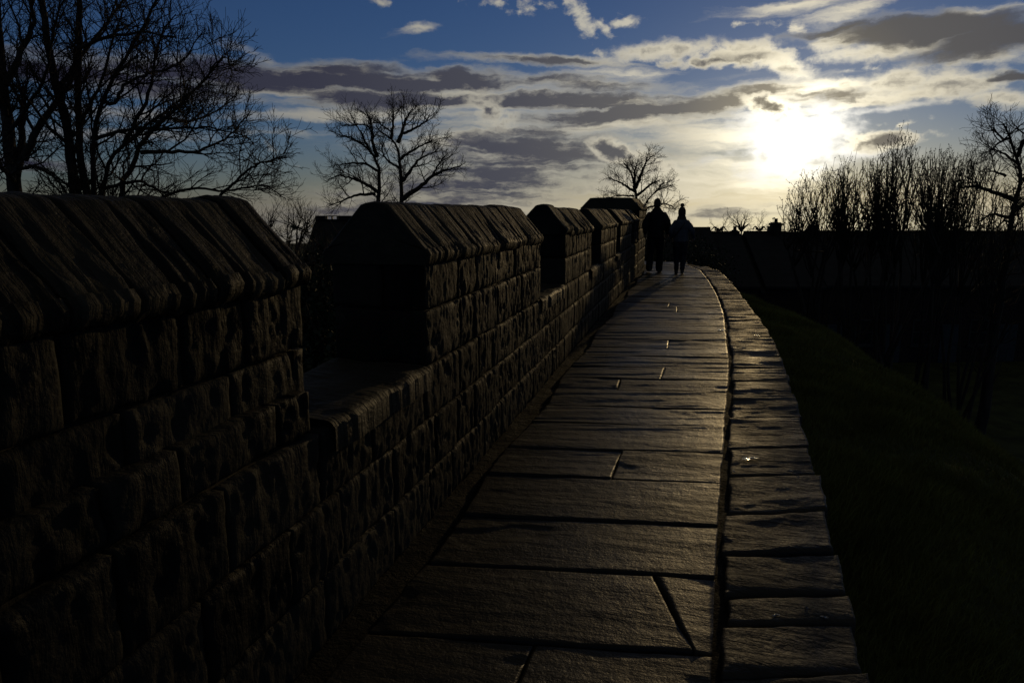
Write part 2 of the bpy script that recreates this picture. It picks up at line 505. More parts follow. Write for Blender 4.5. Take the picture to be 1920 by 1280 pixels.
def wall_pt(s, t, z):
    s = np.asarray(s, float); t = np.asarray(t, float); z = np.asarray(z, float)
    s, t, z = np.broadcast_arrays(s, t, z)
    return np.stack([FOOT[0] + s * DIRV[0] + t * LEFT[0], FOOT[1] + s * DIRV[1] + t * LEFT[1], z], -1)

CENTRE = np.array([(-4.2, -14), (-1.2, -4), (0.1, 1.5), (1.1, 5.0), (1.95, 8.2), (3.1, 13.5), (4.0, 18.0), (3.6, 21.2), (0.5, 24.0), (-6, 27), (-22, 31)])

def walk_dist(X, Y):
    d = np.full(X.shape, 1e9)
    for a, b in zip(CENTRE[:-1], CENTRE[1:]):
        ab = b - a
        t = np.clip(((X - a[0]) * ab[0] + (Y - a[1]) * ab[1]) / (ab @ ab), 0, 1)
        d = np.minimum(d, np.hypot(X - a[0] - t * ab[0], Y - a[1] - t * ab[1]))
    return d

def ground_z(X, Y):
    X = np.asarray(X, float); Y = np.asarray(Y, float)
    e = np.maximum(walk_dist(X, Y) - 1.15, 0)
    # turf bank: gentle shoulder, then steep, flattening out at the foot
    z = -0.62 - 0.16 * e - 0.62 * np.log1p(np.exp(np.clip((e - 2.4) * 2.2, -30, 30))) / 2.2
    low = -6.0 - 0.040 * np.maximum(np.hypot(X, Y) - 48.0, 0)
    k = 0.8
    z = low + k * np.log1p(np.exp(np.clip((z - low) / k, -30, 30)))
    sh = X.shape
    P = np.stack([X.ravel(), Y.ravel(), np.zeros(X.size)], 1)
    amp = np.clip(e / 2.0, 0.15, 1)
    z = z + (0.10 * fbm(P * 0.45, 3) + 0.035 * fbm(P * 2.3 + 5, 3)).reshape(sh) * amp
    return z

def build_ground():
    u = np.linspace(-1, 1, 361)
    w = 7.6
    ax = np.sinh(u * w) / math.sinh(w) * 1400
    X, Y = np.meshgrid(ax + 3, ax + 8, indexing='ij')
    Z = ground_z(X, Y)
    M = Mesh()
    M.grid(np.stack([X, Y, Z], -1).reshape(-1, 3), len(u), len(u))
    tag(M.build('ground', M_SOIL), kind='structure')
build_ground()

# ------------------------------------------------------------------ the flagged wall walk
J_PX = [(1320, 1700), (1328, 1420), (1333, 1280), (1336, 1180), (1342, 1050), (1348, 950), (1354, 870), (1358, 800), (1364, 730), (1367, 680), (1362, 640), (1357, 590),
        (1345, 555), (1328, 525), (1312, 506), (1285, 495.5)]
O_PX = [(1760, 1700), (1668, 1420), (1628, 1280), (1590, 1120), (1560, 1000), (1530, 890), (1503, 790), (1480, 715), (1462, 660), (1440, 620), (1420, 592), (1395, 560),
        (1370, 528), (1352, 510), (1325, 499.5), (1290, 492.5)]
def curve(pxs):
    p = np.array([at(*q)[:2] for q in pxs])
    return p
J_C, O_C = curve(J_PX), curve(O_PX)
def run_back(c):
    d = (c[2] - c[0]) / (c[2] - c[0])[1]
    return np.concatenate([[c[0] - d * (c[0][1] + 4.6)], c])
J_C, O_C = run_back(J_C), run_back(O_C)
def on(c, y):
    return np.array([np.interp(y, c[:, 1], c[:, 0]), y])
def wall_foot(y, off=0.0):
    s = (y - FOOT[1] - off * LEFT[1]) / DIRV[1]
    return FOOT + s * DIRV + off * LEFT

def slab(M, a, b, c, d, z0, seed, step=0.03, rnd=0.0055, deep=0.07, amp=0.004, wob=0.006, tilt=0.006, skirt=None, bed=0.0028):
    """stone over the corners a (near left), b (near right), c (far right), d (far left)"""
    r = np.random.default_rng(seed)
    W = max(np.linalg.norm(b - a), 0.02); H = max(np.linalg.norm(d - a), 0.02)
    nu = int(np.clip(W / step, 5, 70)); nv = int(np.clip(H / (step * 0.5), 6, 56))
    u = np.linspace(0, 1, nu); v = np.linspace(0, 1, nv)
    # rows gathered towards the edges so that the arris can be rounded
    u = u + 0.09 * np.sin(2 * np.pi * u) * -1 ; v = v + 0.09 * np.sin(2 * np.pi * v) * -1
    U, V = np.meshgrid(u, v, indexing='ij')
    XY = ((1 - U) * (1 - V))[..., None] * a + (U * (1 - V))[..., None] * b + (U * V)[..., None] * c + ((1 - U) * V)[..., None] * d
    e = np.minimum(np.minimum(U, 1 - U) * W, np.minimum(V, 1 - V) * H)
    P = np.concatenate([XY.reshape(-1, 2), np.full((nu * nv, 1), seed * 3.7)], 1)
    wx = fbm(P * np.array([5, 5, 1]), 3).reshape(nu, nv); wy = fbm(P * np.array([6, 6, 1]) + 40, 3).reshape(nu, nv)
    edge = np.exp(-e / 0.05)
    XY = XY + np.stack([wx, wy], -1) * (wob * edge)[..., None]
    t = r.normal(0, tilt, 2)
    z = z0 + t[0] * (U - 0.5) + t[1] * (V - 0.5) * 1.2 + r.normal(0, 0.003)
    rn = rnd * (1 + 0.5 * fbm(P * np.array([3, 3, 1]) + 9, 2).reshape(nu, nv))
    eu = np.minimum(U, 1 - U) * W
    z = z - rn * np.exp(-np.minimum(np.minimum(V, 1 - V) * H, eu * 4 + 0.016) / (rnd * 0.8))
    z = z + amp * fbm(P * np.array([2.2, 6.0, 1]), 4).reshape(nu, nv)
    # bedding planes worn into low steps running across the walk
    s1 = fbm(P * np.array([1.0, 9.0, 1]) + 120, 3).reshape(nu, nv); s2 = fbm(P * np.array([1.6, 23.0, 1]) + 150, 3).reshape(nu, nv)
    far = np.clip((P[:, 1].reshape(nu, nv) - 2.5) / 3.0, 0.25, 1)
    z = z + bed * far * (np.tanh(5 * s1) + 0.55 * np.tanh(3 * s2))
    # hollows where flakes came away
    fl = fbm(P * np.array([1.6, 3.5, 1]) + 77, 3).reshape(nu, nv)
    z = z - np.clip(fl - 0.55, 0, 0.1) * 0.05
    G = np.concatenate([XY, z[..., None]], -1)
    # skirt
    big = np.empty((nu + 2, nv + 2, 3))
    big[1:-1, 1:-1] = G
    big[0, 1:-1] = G[0]; big[-1, 1:-1] = G[-1]; big[1:-1, 0] = G[:, 0]; big[1:-1, -1] = G[:, -1]
    big[0, 0] = G[0, 0]; big[0, -1] = G[0, -1]; big[-1, 0] = G[-1, 0]; big[-1, -1] = G[-1, -1]
    zb = z0 - deep
    big[0, :, 2] = zb; big[-1, :, 2] = zb; big[:, 0, 2] = zb; big[:, -1, 2] = zb
    if skirt is not None: big[-1, :, 2] = z0 - skirt
    M.grid(big.reshape(-1, 3), nu + 2, nv + 2)

def build_walk():
    r = np.random.default_rng(5)
    M = Mesh()
    # right-hand ends of the rows, read off the photo as far as they can be told apart
    ys = [at(1330, p)[1] for p in (1700, 1480, 1345, 1225, 1083, 985, 905, 850, 800, 768, 736, 714, 691, 671, 655, 640, 625, 612)]
    ys = list(np.arange(-4.4, ys[0] - 0.3, 0.62)) + ys
    back = len(ys) - 18
    while ys[-1] < 20.6:
        ys.append(ys[-1] + r.uniform(0.38, 0.72))
    split = {3: [0.90], 6: [0.54], 10: [0.36], 11: [0.60], 2: [0.5]}
    slant = math.radians(6.0)
    for k in range(len(ys) - 1):
        y0, y1 = ys[k], ys[k + 1]
        k_ = k - back
        g = 0.006 + (0.003 if k_ > 3 else 0)
        def lefty(y):
            jr = on(J_C, y)
            l = wall_foot(y, -0.13 - 0.03 * math.sin(y * 2.7))
            for _ in range(4):
                l = wall_foot(y + (jr[0] - l[0]) * math.tan(slant), -0.13 - 0.03 * math.sin(y * 2.7))
            return jr, l
        jn, ln = lefty(y0 + g); jf, lf = lefty(y1 - g)
        cuts = split.get(k_)
        if cuts is None:
            cuts = [r.uniform(0.3, 0.7)] if (k_ > 11 and r.random() < 0.14) else []
        f = [0.0] + list(cuts) + [1.0]
        for i in range(len(f) - 1):
            hw = 0.004 / np.linalg.norm(jn - ln)
            f0 = f[i] + (hw if i else 0); f1 = f[i + 1] - (hw if i < len(f) - 2 else 0)
            sk = 0.05 if (k_ == 3 and len(f) == 3) else 0.0
            a = ln + (jn - ln) * (f0 + (sk if i else 0)); b = ln + (jn - ln) * (f1 + (sk if i == 0 and len(f) == 3 else 0))
            c = lf + (jf - lf) * (f1 - (2.2 * sk if i == 0 and len(f) == 3 else 0)); d = lf + (jf - lf) * (f0 - (2.2 * sk if i else 0))
            slab(M, a, b, c, d, 0.0, 100 + (k_ % 97) * 7 + i, step=0.022 if y0 < 4 else 0.035, amp=0.003, tilt=0.0045)
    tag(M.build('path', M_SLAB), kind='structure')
    # kerb
    M = Mesh()
    ky = [at(1360, p)[1] for p in (1700, 1500, 1390, 1275, 1176, 1118, 1040, 962, 895, 842, 783, 742, 716, 690, 668, 650, 632)]
    ky = list(np.arange(-4.4, ky[0] - 0.3, 0.55)) + ky
    while ky[-1] < 20.4:
        ky.append(ky[-1] + r.uniform(0.4, 0.8))
    for k in range(len(ky) - 1):
        y0, y1 = ky[k] + 0.006, ky[k + 1] - 0.006
        gut = 0.045 + 0.012 * math.sin(k * 1.9)
        a = on(J_C, y0) + (gut, 0); d = on(J_C, y1) + (gut, 0)
        dy = r.normal(0, 0.02)
        b = on(O_C, y0 + 0.035); c = on(O_C, y1 + 0.035)
        b = b + (0.012 * math.sin(k * 2.3), 0); c = c + (0.012 * math.sin(k * 2.3), 0)
        if y1 > 20.0 or np.linalg.norm(b - a) < 0.06: 
            continue
        slab(M, a, b, c, d, 0.004, 900 + k, step=0.022 if y0 < 5 else 0.035, rnd=0.016, deep=0.10, amp=0.009, wob=0.012, tilt=0.008, skirt=0.36)
    tag(M.build('kerb', M_KERB), kind='structure')
    # bed of mortar and grit under the flags; its flank is the retaining wall under the kerb
    M = Mesh()
    yy = np.linspace(-4.5, 20.7, 320)
    top = []
    for y in yy:
        l = wall_foot(y, 0.03); o = on(O_C, y) - (0.03, 0)
        for q in np.linspace(0, 1, 40): top.append((*(l + (o - l) * q), 0))
    top = np.array(top)
    top[:, 2] = -0.026 + 0.008 * fbm(top * np.array([9, 9, 1]), 4)
    M.grid(top, len(yy), 40, flip=True)
    side = []
    for y in yy:
        o = on(O_C, y) - (0.03, 0)
        for z in np.linspace(-0.02, -1.2, 10):
            side.append((o[0], o[1], z))
    side = np.array(side); side[:, 0] += 0.012 * fbm(side * 5, 3)
    M.grid(side, len(yy), 10, flip=True)
    tag(M.build('path_bed', M_MORT), kind='structure')
    # where the walk turns left behind the tower: plain flags
    M = Mesh()
    p0 = on(O_C, 20.2)
    for i in range(5):
        for j in range(3):
            a = np.array([4.10, 20.72]) + np.array([-0.87, 0.5]) * 0.87 * i + np.array([0.5, 0.87]) * 0.42 * j
            b = a + np.array([0.87, -0.5]) * 0.86; c = b + np.array([0.5, 0.87]) * 0.41; d = a + np.array([0.5, 0.87]) * 0.41
            slab(M, a, b, c, d, -0.03, 1500 + i * 3 + j, step=0.05)
    tag(M.build('path_corner', M_SLAB), kind='structure')
build_walk()

def build_puddles():
    M = Mesh()
    r = np.random.default_rng(3)
    for px, py, w, h in ((1405, 858, 14, 3.5), (1376, 883, 3, 1.5), (1455, 1152, 7, 3), (1546, 1156, 6, 3), (1483, 882, 3, 1.5), (1420, 628, 3, 1), (1497, 893, 3, 1.5), (1512, 1138, 4, 2), (1352, 618, 5, 1.4)):
        c = at(px, py, 0.014)
        rx = w / FPX * c.y; ry = h / (py - 396) * c.y
        n = 22
        a = np.linspace(0, 2 * np.pi, n, endpoint=False)
        q = 1 + 0.35 * np.sin(a * 2 + r.random() * 6) + 0.2 * np.sin(a * 3 + r.random() * 6)
        V = np.stack([c.x + rx * q * np.cos(a), c.y + ry * q * np.sin(a), np.full(n, c.z)], 1)
        V = np.concatenate([V, [[c.x, c.y, c.z + 0.003]]])
        M.add(V, T=[(i, (i + 1) % n, n) for i in range(n)])
    tag(M.build('water', M_WATER), kind='structure')
build_puddles()

# ------------------------------------------------------------------ the battlemented parapet
THK = 0.50
SILL = 0.79
EAVE = 1.345
RIDGE = 1.59

def block(M, o, eu, ev, en, w, h, seed, step, depth=0.06, bulge=0.002, amp=0.0022):
    """one squared stone: origin o, spans w along eu and h along ev, faces en"""
    r = np.random.default_rng(seed)
    nu = int(np.clip(w / step, 4, 60)) + 1; nv = int(np.clip(h / step, 4, 40)) + 1
    g = 0.006
    u = np.linspace(g, w - g, nu); v = np.linspace(g, h - g, nv)
    U, V = np.meshgrid(u, v, indexing='ij')
    e = np.minimum(np.minimum(U, w - U), np.minimum(V, h - V)) - g
    P3 = o + U[..., None] * eu + V[..., None] * ev
    F = P3.reshape(-1, 3)
    sp = np.stack([F @ np.append(DIRV, 0), F @ np.append(LEFT, 0), F[:, 2]], 1)
    fill = fbm(sp * np.array([5, 5, 5]) + 91, 2).reshape(nu, nv)
    n = r.normal(0, 0.0025) - (0.007 + 0.006 * fill) * np.exp(-e / 0.009) + bulge * (1 - np.exp(-e / 0.06))
    # rain-worn hollows running down the face, and pits
    n = n + amp * (fbm(sp * np.array([13, 13, 2.2]) + seed, 4) + 0.25 * fbm(sp * np.array([4, 4, 3]) + 31, 3)).reshape(nu, nv)
    n = n + 0.0030 * fbm(sp * np.array([34, 34, 15]) + seed * 0.7, 3).reshape(nu, nv) - 0.0045 * np.abs(fbm(sp * np.array([17, 17, 9]) + 7, 3)).reshape(nu, nv)
    pit = fbm(sp * np.array([19, 19, 11]) + 57, 3).reshape(nu, nv)
    n = n - np.clip(pit - 0.35, 0, 0.5) * 0.018
    wob = 0.006 * np.exp(-e / 0.04)
    P3 = P3 + n[..., None] * en + (wob * fbm(sp * 11 + 3, 2).reshape(nu, nv))[..., None] * eu + (wob * fbm(sp * 9 + 13, 2).reshape(nu, nv))[..., None] * ev
    big = np.empty((nu + 2, nv + 2, 3))
    big[1:-1, 1:-1] = P3
    big[0, 1:-1] = P3[0]; big[-1, 1:-1] = P3[-1]; big[1:-1, 0] = P3[:, 0]; big[1:-1, -1] = P3[:, -1]
    big[0, 0] = P3[0, 0]; big[0, -1] = P3[0, -1]; big[-1, 0] = P3[-1, 0]; big[-1, -1] = P3[-1, -1]
    for sl in ((0, slice(None)), (-1, slice(None)), (slice(None), 0), (slice(None), -1)):
        big[sl] = big[sl] - en * depth
    flip = np.dot(np.cross(eu, ev), en) < 0
    M.grid(big.reshape(-1, 3), nu + 2, nv + 2, flip=bool(flip))

ES = np.append(DIRV, 0.0); EL = np.append(LEFT, 0.0); EZ = np.array([0, 0, 1.0])

def courses(M, s0, s1, zs, t, en, seed, step, wmin=0.22, wmax=0.55):
    """rows of stones on a face along the wall at offset t"""
    r = np.random.default_rng(seed)
    for i in range(len(zs) - 1):
        s = s0
        while s < s1 - 1e-6:
            w = r.uniform(wmin, wmax)
            if s1 - s - w < wmin * 0.8: w = s1 - s
            block(M, wall_pt(s, t, zs[i]), ES, EZ, en, w, zs[i + 1] - zs[i], int(r.integers(1e6)), step)
            s += w

def end_courses(M, s, zs, t0, t1, en, seed, step):
    r = np.random.default_rng(seed)
    for i in range(len(zs) - 1):
        cut = t0 + (t1 - t0) * (0.42 + 0.2 * r.random()) if i % 2 else None
        parts = [(t0, t1)] if cut is None else [(t0, cut), (cut, t1)]
        for a, b in parts:
            block(M, wall_pt(s, a, zs[i]), EL, EZ, en, b - a, zs[i + 1] - zs[i], int(r.integers(1e6)), step)

def core(M, s0, s1, t0, t1, z0, z1):
    M.box((s0, t0, z0), (s1, t1, z1), lambda V: wall_pt(V[:, 0], V[:, 1], V[:, 2]))

def coping(name, parent, s0, s1, step, seed, thick=THK, eave=EAVE, ridge=RIDGE, crest=0.12, over=0.025, first_raise=0.0, toff=0.0):
    r = np.random.default_rng(seed)
    M = Mesh()
    tm = thick / 2
    prof = [(0.03, eave - 0.045), (-over * 0.5, eave - 0.05), (-over, eave - 0.028), (-over - 0.006, eave), (-over + 0.012, eave + 0.026)]
    for q in np.linspace(0.10, 0.95, 12): prof.append((-over + (tm - crest / 2 + over) * q, eave + (ridge - eave) * q))
    for q in np.linspace(-1, 1, 5): prof.append((tm + crest / 2 * q * 0.8, ridge + 0.004 - 0.008 * abs(q)))
    n = len(prof)
    prof = prof + [(thick - t, z) for t, z in prof[:n - 5][::-1]]
    prof = np.array(prof)
    s = s0
    edges = [s0]
    while edges[-1] < s1 - 1e-6:
        w = r.uniform(0.16, 0.36)
        if s1 - edges[-1] - w < 0.14: w = s1 - edges[-1]
        edges.append(edges[-1] + w)
    first = True
    for a, b in zip(edges[:-1], edges[1:]):
        ns = int(np.clip((b - a) / step, 6, 40))
        ss = np.linspace(a + 0.003, b - 0.003, ns)
        jig = r.normal(0, 0.007, 2); lift = r.normal(0, 0.004) + (first_raise if first else 0.0)
        first = False
        S, T = np.meshgrid(ss, prof[:, 0], indexing='ij'); _, Zp = np.meshgrid(ss, prof[:, 1], indexing='ij')
        e = np.minimum(S - a, b - S)
        down = np.clip((ridge - Zp) / (ridge - eave), 0, 1.1)
        side = np.where(T < tm, -1.0, 1.0)
        P = np.stack([S.ravel() * 15, (T.ravel() + side.ravel() * down.ravel() * 0.2) * 2.0, np.full(S.size, seed * 1.3)], 1)
        flute = fbm(P, 4).reshape(S.shape)
        soft = fbm(np.stack([S.ravel() * 4, T.ravel() * 4, Zp.ravel() * 4 + seed], 1), 3).reshape(S.shape)
        P2 = P * np.array([2.3, 1.6, 1]) + 41
        fine = fbm(P2, 3).reshape(S.shape)
        out = (0.007 * flute + 0.006 * fine - 0.010 * np.abs(fine) + 0.005 * soft) * (0.35 + 0.8 * down) - 0.013 * np.exp(-e / 0.008) + jig[0] * down
        T2 = T + side * out * 0.8
        Z2 = Zp + out * 0.7 + lift
        # the stones sag and wear at the drip edge
        Z2 = Z2 - np.where(Zp < eave + 0.03, 0.010 * np.abs(flute), 0)
        V = wall_pt(S, T2 + toff, Z2).reshape(-1, 3)
        M.grid(V, ns, len(prof), flip=True)
        for k, fl in ((0, False), (ns - 1, True)):
            ring = V.reshape(ns, len(prof), 3)[k]
            c = ring.mean(0)
            W = np.concatenate([ring, [c]])
            m = len(prof)
            M.add(W, T=[((i, (i + 1) % m, m) if fl else ((i + 1) % m, i, m)) for i in range(m)])
    return M.build(name, M_COPE, parent)

MERLONS = [(-4.2, 2.44), (3.39, 6.08), (7.25, 9.24), (10.2, 12.4), (13.1, 15.6), (16.35, 17.72)]

def build_parapet():
    w = thing('parapet_wall', 'long battlemented stone parapet running down the left side of the flagged walk', 'wall', tuple(wall_pt(0, 0.25, 0)))
    # lower wall
    M = Mesh()
    zs = [-0.02, 0.24, 0.52, SILL]
    core(M, -4.4, 17.74, 0.03, THK - 0.03, -0.3, SILL - 0.02)
    core(M, -4.4, 17.74, 0.06, THK - 0.06, -6.2, -0.29)
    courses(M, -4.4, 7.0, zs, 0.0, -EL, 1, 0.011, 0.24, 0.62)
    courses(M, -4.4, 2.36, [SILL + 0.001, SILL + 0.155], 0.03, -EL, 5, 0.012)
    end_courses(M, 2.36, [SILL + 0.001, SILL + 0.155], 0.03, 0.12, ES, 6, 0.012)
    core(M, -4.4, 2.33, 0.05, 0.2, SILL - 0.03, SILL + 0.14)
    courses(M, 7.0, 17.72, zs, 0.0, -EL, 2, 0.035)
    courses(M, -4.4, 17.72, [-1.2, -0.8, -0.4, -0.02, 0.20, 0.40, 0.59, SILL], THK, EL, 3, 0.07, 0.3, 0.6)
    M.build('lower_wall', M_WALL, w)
    # merlons
    for k, (a, b) in enumerate(MERLONS):
        M = Mesh()
        st = 0.0105 if k < 2 else (0.022 if k < 3 else 0.04)
        z2 = [SILL, SILL + 0.285, EAVE - 0.03]
        t0, t1 = (0.085, 0.62) if k == 0 else (0.0, THK)
        core(M, a + 0.035, b - 0.035, t0 + 0.035, t1 - 0.035, SILL - 0.02, EAVE - 0.02)
        core(M, a + 0.05, b - 0.05, (t0 + t1) / 2 - 0.05, (t0 + t1) / 2 + 0.05, EAVE - 0.021, RIDGE - 0.05)
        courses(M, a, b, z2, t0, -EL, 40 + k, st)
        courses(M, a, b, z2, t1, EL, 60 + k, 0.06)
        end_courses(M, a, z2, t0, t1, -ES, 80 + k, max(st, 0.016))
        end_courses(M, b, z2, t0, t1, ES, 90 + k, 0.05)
        m = M.build('merlon', M_WALL, w)
        c = coping('coping', m, a - 0.02, b + 0.02, st, 7 + k, first_raise=0.035 if k == 2 else 0.0, thick=t1 - t0, toff=t0, over=0.035 if k == 0 else 0.025)
        c.location = (0, 0, 0)
    # embrasure sills
    for k in range(len(MERLONS) - 1):
        a, b = MERLONS[k][1] + 0.004, MERLONS[k + 1][0] - 0.004
        M = Mesh()
        r = np.random.default_rng(k + 200)
        ns, nt = (60, 36) if k < 2 else (24, 16)
        S, T = np.meshgrid(np.linspace(a, b, ns), np.linspace(-0.022, THK + 0.02, nt), indexing='ij')
        e = np.minimum(T + 0.022, THK + 0.02 - T)
        P = np.stack([S.ravel() * 6, T.ravel() * 6, np.full(S.size, 3.0 + k)], 1)
        Z = SILL + 0.022 - 0.03 * np.exp(-e / 0.016) + (0.010 * fbm(P, 4)).reshape(S.shape) * np.clip(e / 0.02, 0.4, 1)
        G = wall_pt(S, T + 0.012 * fbm(P * 2 + 9, 3).reshape(S.shape) * np.exp(-e / 0.03), Z)
        big = np.empty((ns, nt + 2, 3)); big[:, 1:-1] = G; big[:, 0] = G[:, 0]; big[:, -1] = G[:, -1]
        big[:, 0, 2] = SILL - 0.10; big[:, -1, 2] = SILL - 0.10
        M.grid(big.reshape(-1, 3), ns, nt + 2, flip=True)
        M.build('embrasure_sill', M_COPE, w)
    return w
build_parapet()

def build_tower():
    """raised block where the parapet meets the turret, its broad side across the view"""
    s0, s1 = 17.80, 20.6
    w = thing('turret', 'raised stone turret block closing the far end of the parapet beside the walking couple', 'turret', tuple(wall_pt(19.2, 0.8, 0)))
    M = Mesh()
    zs = [-0.02, 0.27, 0.55, 0.82, 1.1, 1.36, 1.6]
    core(M, s0 + 0.035, s1, 0.035, 1.40, -6.2, 1.62)
    courses(M, s0, s1, zs, 0.0, -EL, 301, 0.04)
    r = np.random.default_rng(8)
    for i in range(len(zs) - 1):
        t = 0.0
        while t < 1.43 - 1e-6:
            b = r.uniform(0.3, 0.6)
            if 1.43 - t - b < 0.25: b = 1.43 - t
            block(M, wall_pt(s0, t, zs[i]), EL, EZ, -ES, b, zs[i + 1] - zs[i], int(r.integers(1e6)), 0.045)
            t += b
    courses(M, s0, s1, zs, 1.43, EL, 303, 0.08)
    M.build('masonry', M_WALL, w)
    coping('coping', w, s0 - 0.03, s1, 0.04, 77, thick=1.43, eave=1.62, ridge=1.885, crest=1.02, over=0.035)
build_tower()

# ------------------------------------------------------------------ bare winter trees
def sprout(parents, r, gap, length, spread, up, n, rtip, start=0.2, keep=0.6, wob=0.10, curl=0.0, droop=0.0):
    """children along every parent; each is (points, radii)"""
    out = []
    for P, R in parents:
        seg = np.linalg.norm(np.diff(P, axis=0), axis=1)
        L = seg.sum()
        d = np.concatenate([[0], np.cumsum(seg)])
        cnt = int(L * (1 - start) / gap + r.random())
        side = r.random() * 6.28
        for c in range(cnt):
            q = start + (1 - start) * (c + r.random()) / max(cnt, 1)
            s = q * L
            i = min(int(np.searchsorted(d, s)) - 1, len(P) - 2); i = max(i, 0)
            f = (s - d[i]) / (seg[i] + 1e-9)
            o = P[i] + (P[i + 1] - P[i]) * f
            rad = R[i] + (R[i + 1] - R[i]) * f
            t = unit(P[i + 1] - P[i])
            a = unit(np.cross(t, np.array([0.3, 0.9, 0.2]))); b = np.cross(t, a)
            side += 2.4 + r.normal(0, 0.5)
            th = spread * (0.7 + 0.6 * r.random())
            dr = unit(t * math.cos(th) + (a * math.cos(side) + b * math.sin(side)) * math.sin(th) + np.array([0, 0, up]))
            ln = length * (1.15 - 0.74 * q) * (0.55 + 0.8 * r.random())
            pts = [o]
            step = ln / (n - 1)
            dd = dr
            for k in range(n - 1):
                dd = unit(dd + r.normal(0, wob, 3) + np.array([0, 0, curl - droop]))
                pts.append(pts[-1] + dd * step)
            r0 = min(rad * keep, 0.011 + ln * 0.016)
            out.append((np.array(pts), np.linspace(max(r0, rtip), rtip, n)))
    return out

def bare_tree(name, label, cat, limbs, Y, base, seed, scale=1.0, group=None, spread_y=3.0, dens=1.0, levels=3, tipr=0.0055, leader=True):
    """limbs: list of (pixel polyline, start radius, end radius[, depth drift]) on the vertical sheet at depth Y"""
    r = np.random.default_rng(seed)
    root = thing(name, label, cat, base, group)
    L0 = []
    for k, lb in enumerate(limbs):
        px, r0, r1 = lb[:3]
        drift = lb[3] if len(lb) > 3 else r.uniform(-spread_y, spread_y)
        m = len(px)
        pts = np.array([deep(x, y, Y + drift * (i / max(m - 1, 1)) ** 1.2) for i, (x, y) in enumerate(px)])
        n = max(10, 4 * m)
        q = bend(pts, n)
        q[1:-1] += r.normal(0, 0.02 * scale, (n - 2, 3))
        L0.append((q, np.linspace(r0, r1, n)))
    M = Mesh()
    tubes(M, L0, 9)
    L1 = sprout(L0, r, 0.50 * scale / dens, 1.9 * scale, 0.75, 0.12, 8, 0.010 * scale, 0.16, 0.6, 0.13, 0.05)
    tubes(M, L1, 5)
    M.build('trunk', M_BARK, root)
    C = Mesh()
    L2 = sprout(L1 + [(q[len(q) // 2:], R[len(q) // 2:]) for q, R in L0], r, 0.22 * scale / dens, 0.95 * scale, 0.75, 0.10, 6, 0.006 * scale, 0.15, 0.65, 0.16, 0.05)
    tubes(C, L2, 4)
    if levels >= 3:
        L3 = sprout(L2, r, 0.12 * scale / dens, 0.46 * scale, 0.7, 0.10, 5, tipr, 0.1, 0.7, 0.18, 0.04)
        tubes(C, L3, 3)
    C.build('crown', M_TWIG, root)
    return root

def ground_at(x, y):
    return float(ground_z(np.array([x]), np.array([y]))[0])

def stand(px, Y):
    p = deep(px, 400, Y)
    return (p.x, p.y, ground_at(p.x, p.y))

def trunk_down(x, y, Y, r0):
    """pixel polyline start running to the ground under (x, y)"""
    return None

def with_foot(px, Y, px_base):
    """prepend a point on the ground so that the trunk stands on it"""
    b = stand(px_base, Y)
    # pixel row of that ground point
    dz = b[2] - EYE
    v = Vector((b[0], b[1], dz))
    cy = v.y * CP - v.z * SP; up = v.y * SP + v.z * CP
    return [(960 + FPX * v.x / cy, 640 - FPX * up / cy)] + px

YL = 21.0
bare_tree('bare_tree', 'tall bare tree with a thick leaning trunk at the left edge behind the parapet', 'tree', [
    (with_foot([(28, 362), (22, 290), (10, 215), (3, 134), (-4, 50), (-12, -60)], YL, 34), 0.30, 0.09, 0.5),
    ([(30, 330), (40, 270), (43, 210), (42, 165)], 0.13, 0.05),
    ([(44, 300), (84, 218), (108, 190), (142, 140), (146, 90)], 0.12, 0.03),
    ([(12, 160), (40, 95), (64, 50), (60, -10), (70, -60)], 0.10, 0.03),
    ([(10, 215), (-20, 150), (-60, 90)], 0.10, 0.03),
    ([(28, 318), (70, 310), (100, 330), (126, 362)], 0.06, 0.02),
    ([(26, 340), (8, 320), (-20, 280)], 0.08, 0.03),
    ([(16, 250), (60, 190), (90, 130), (98, 60), (120, 0)], 0.06, 0.02),
], YL, stand(34, YL), 21, group='bare trees beyond the parapet', dens=1.18)

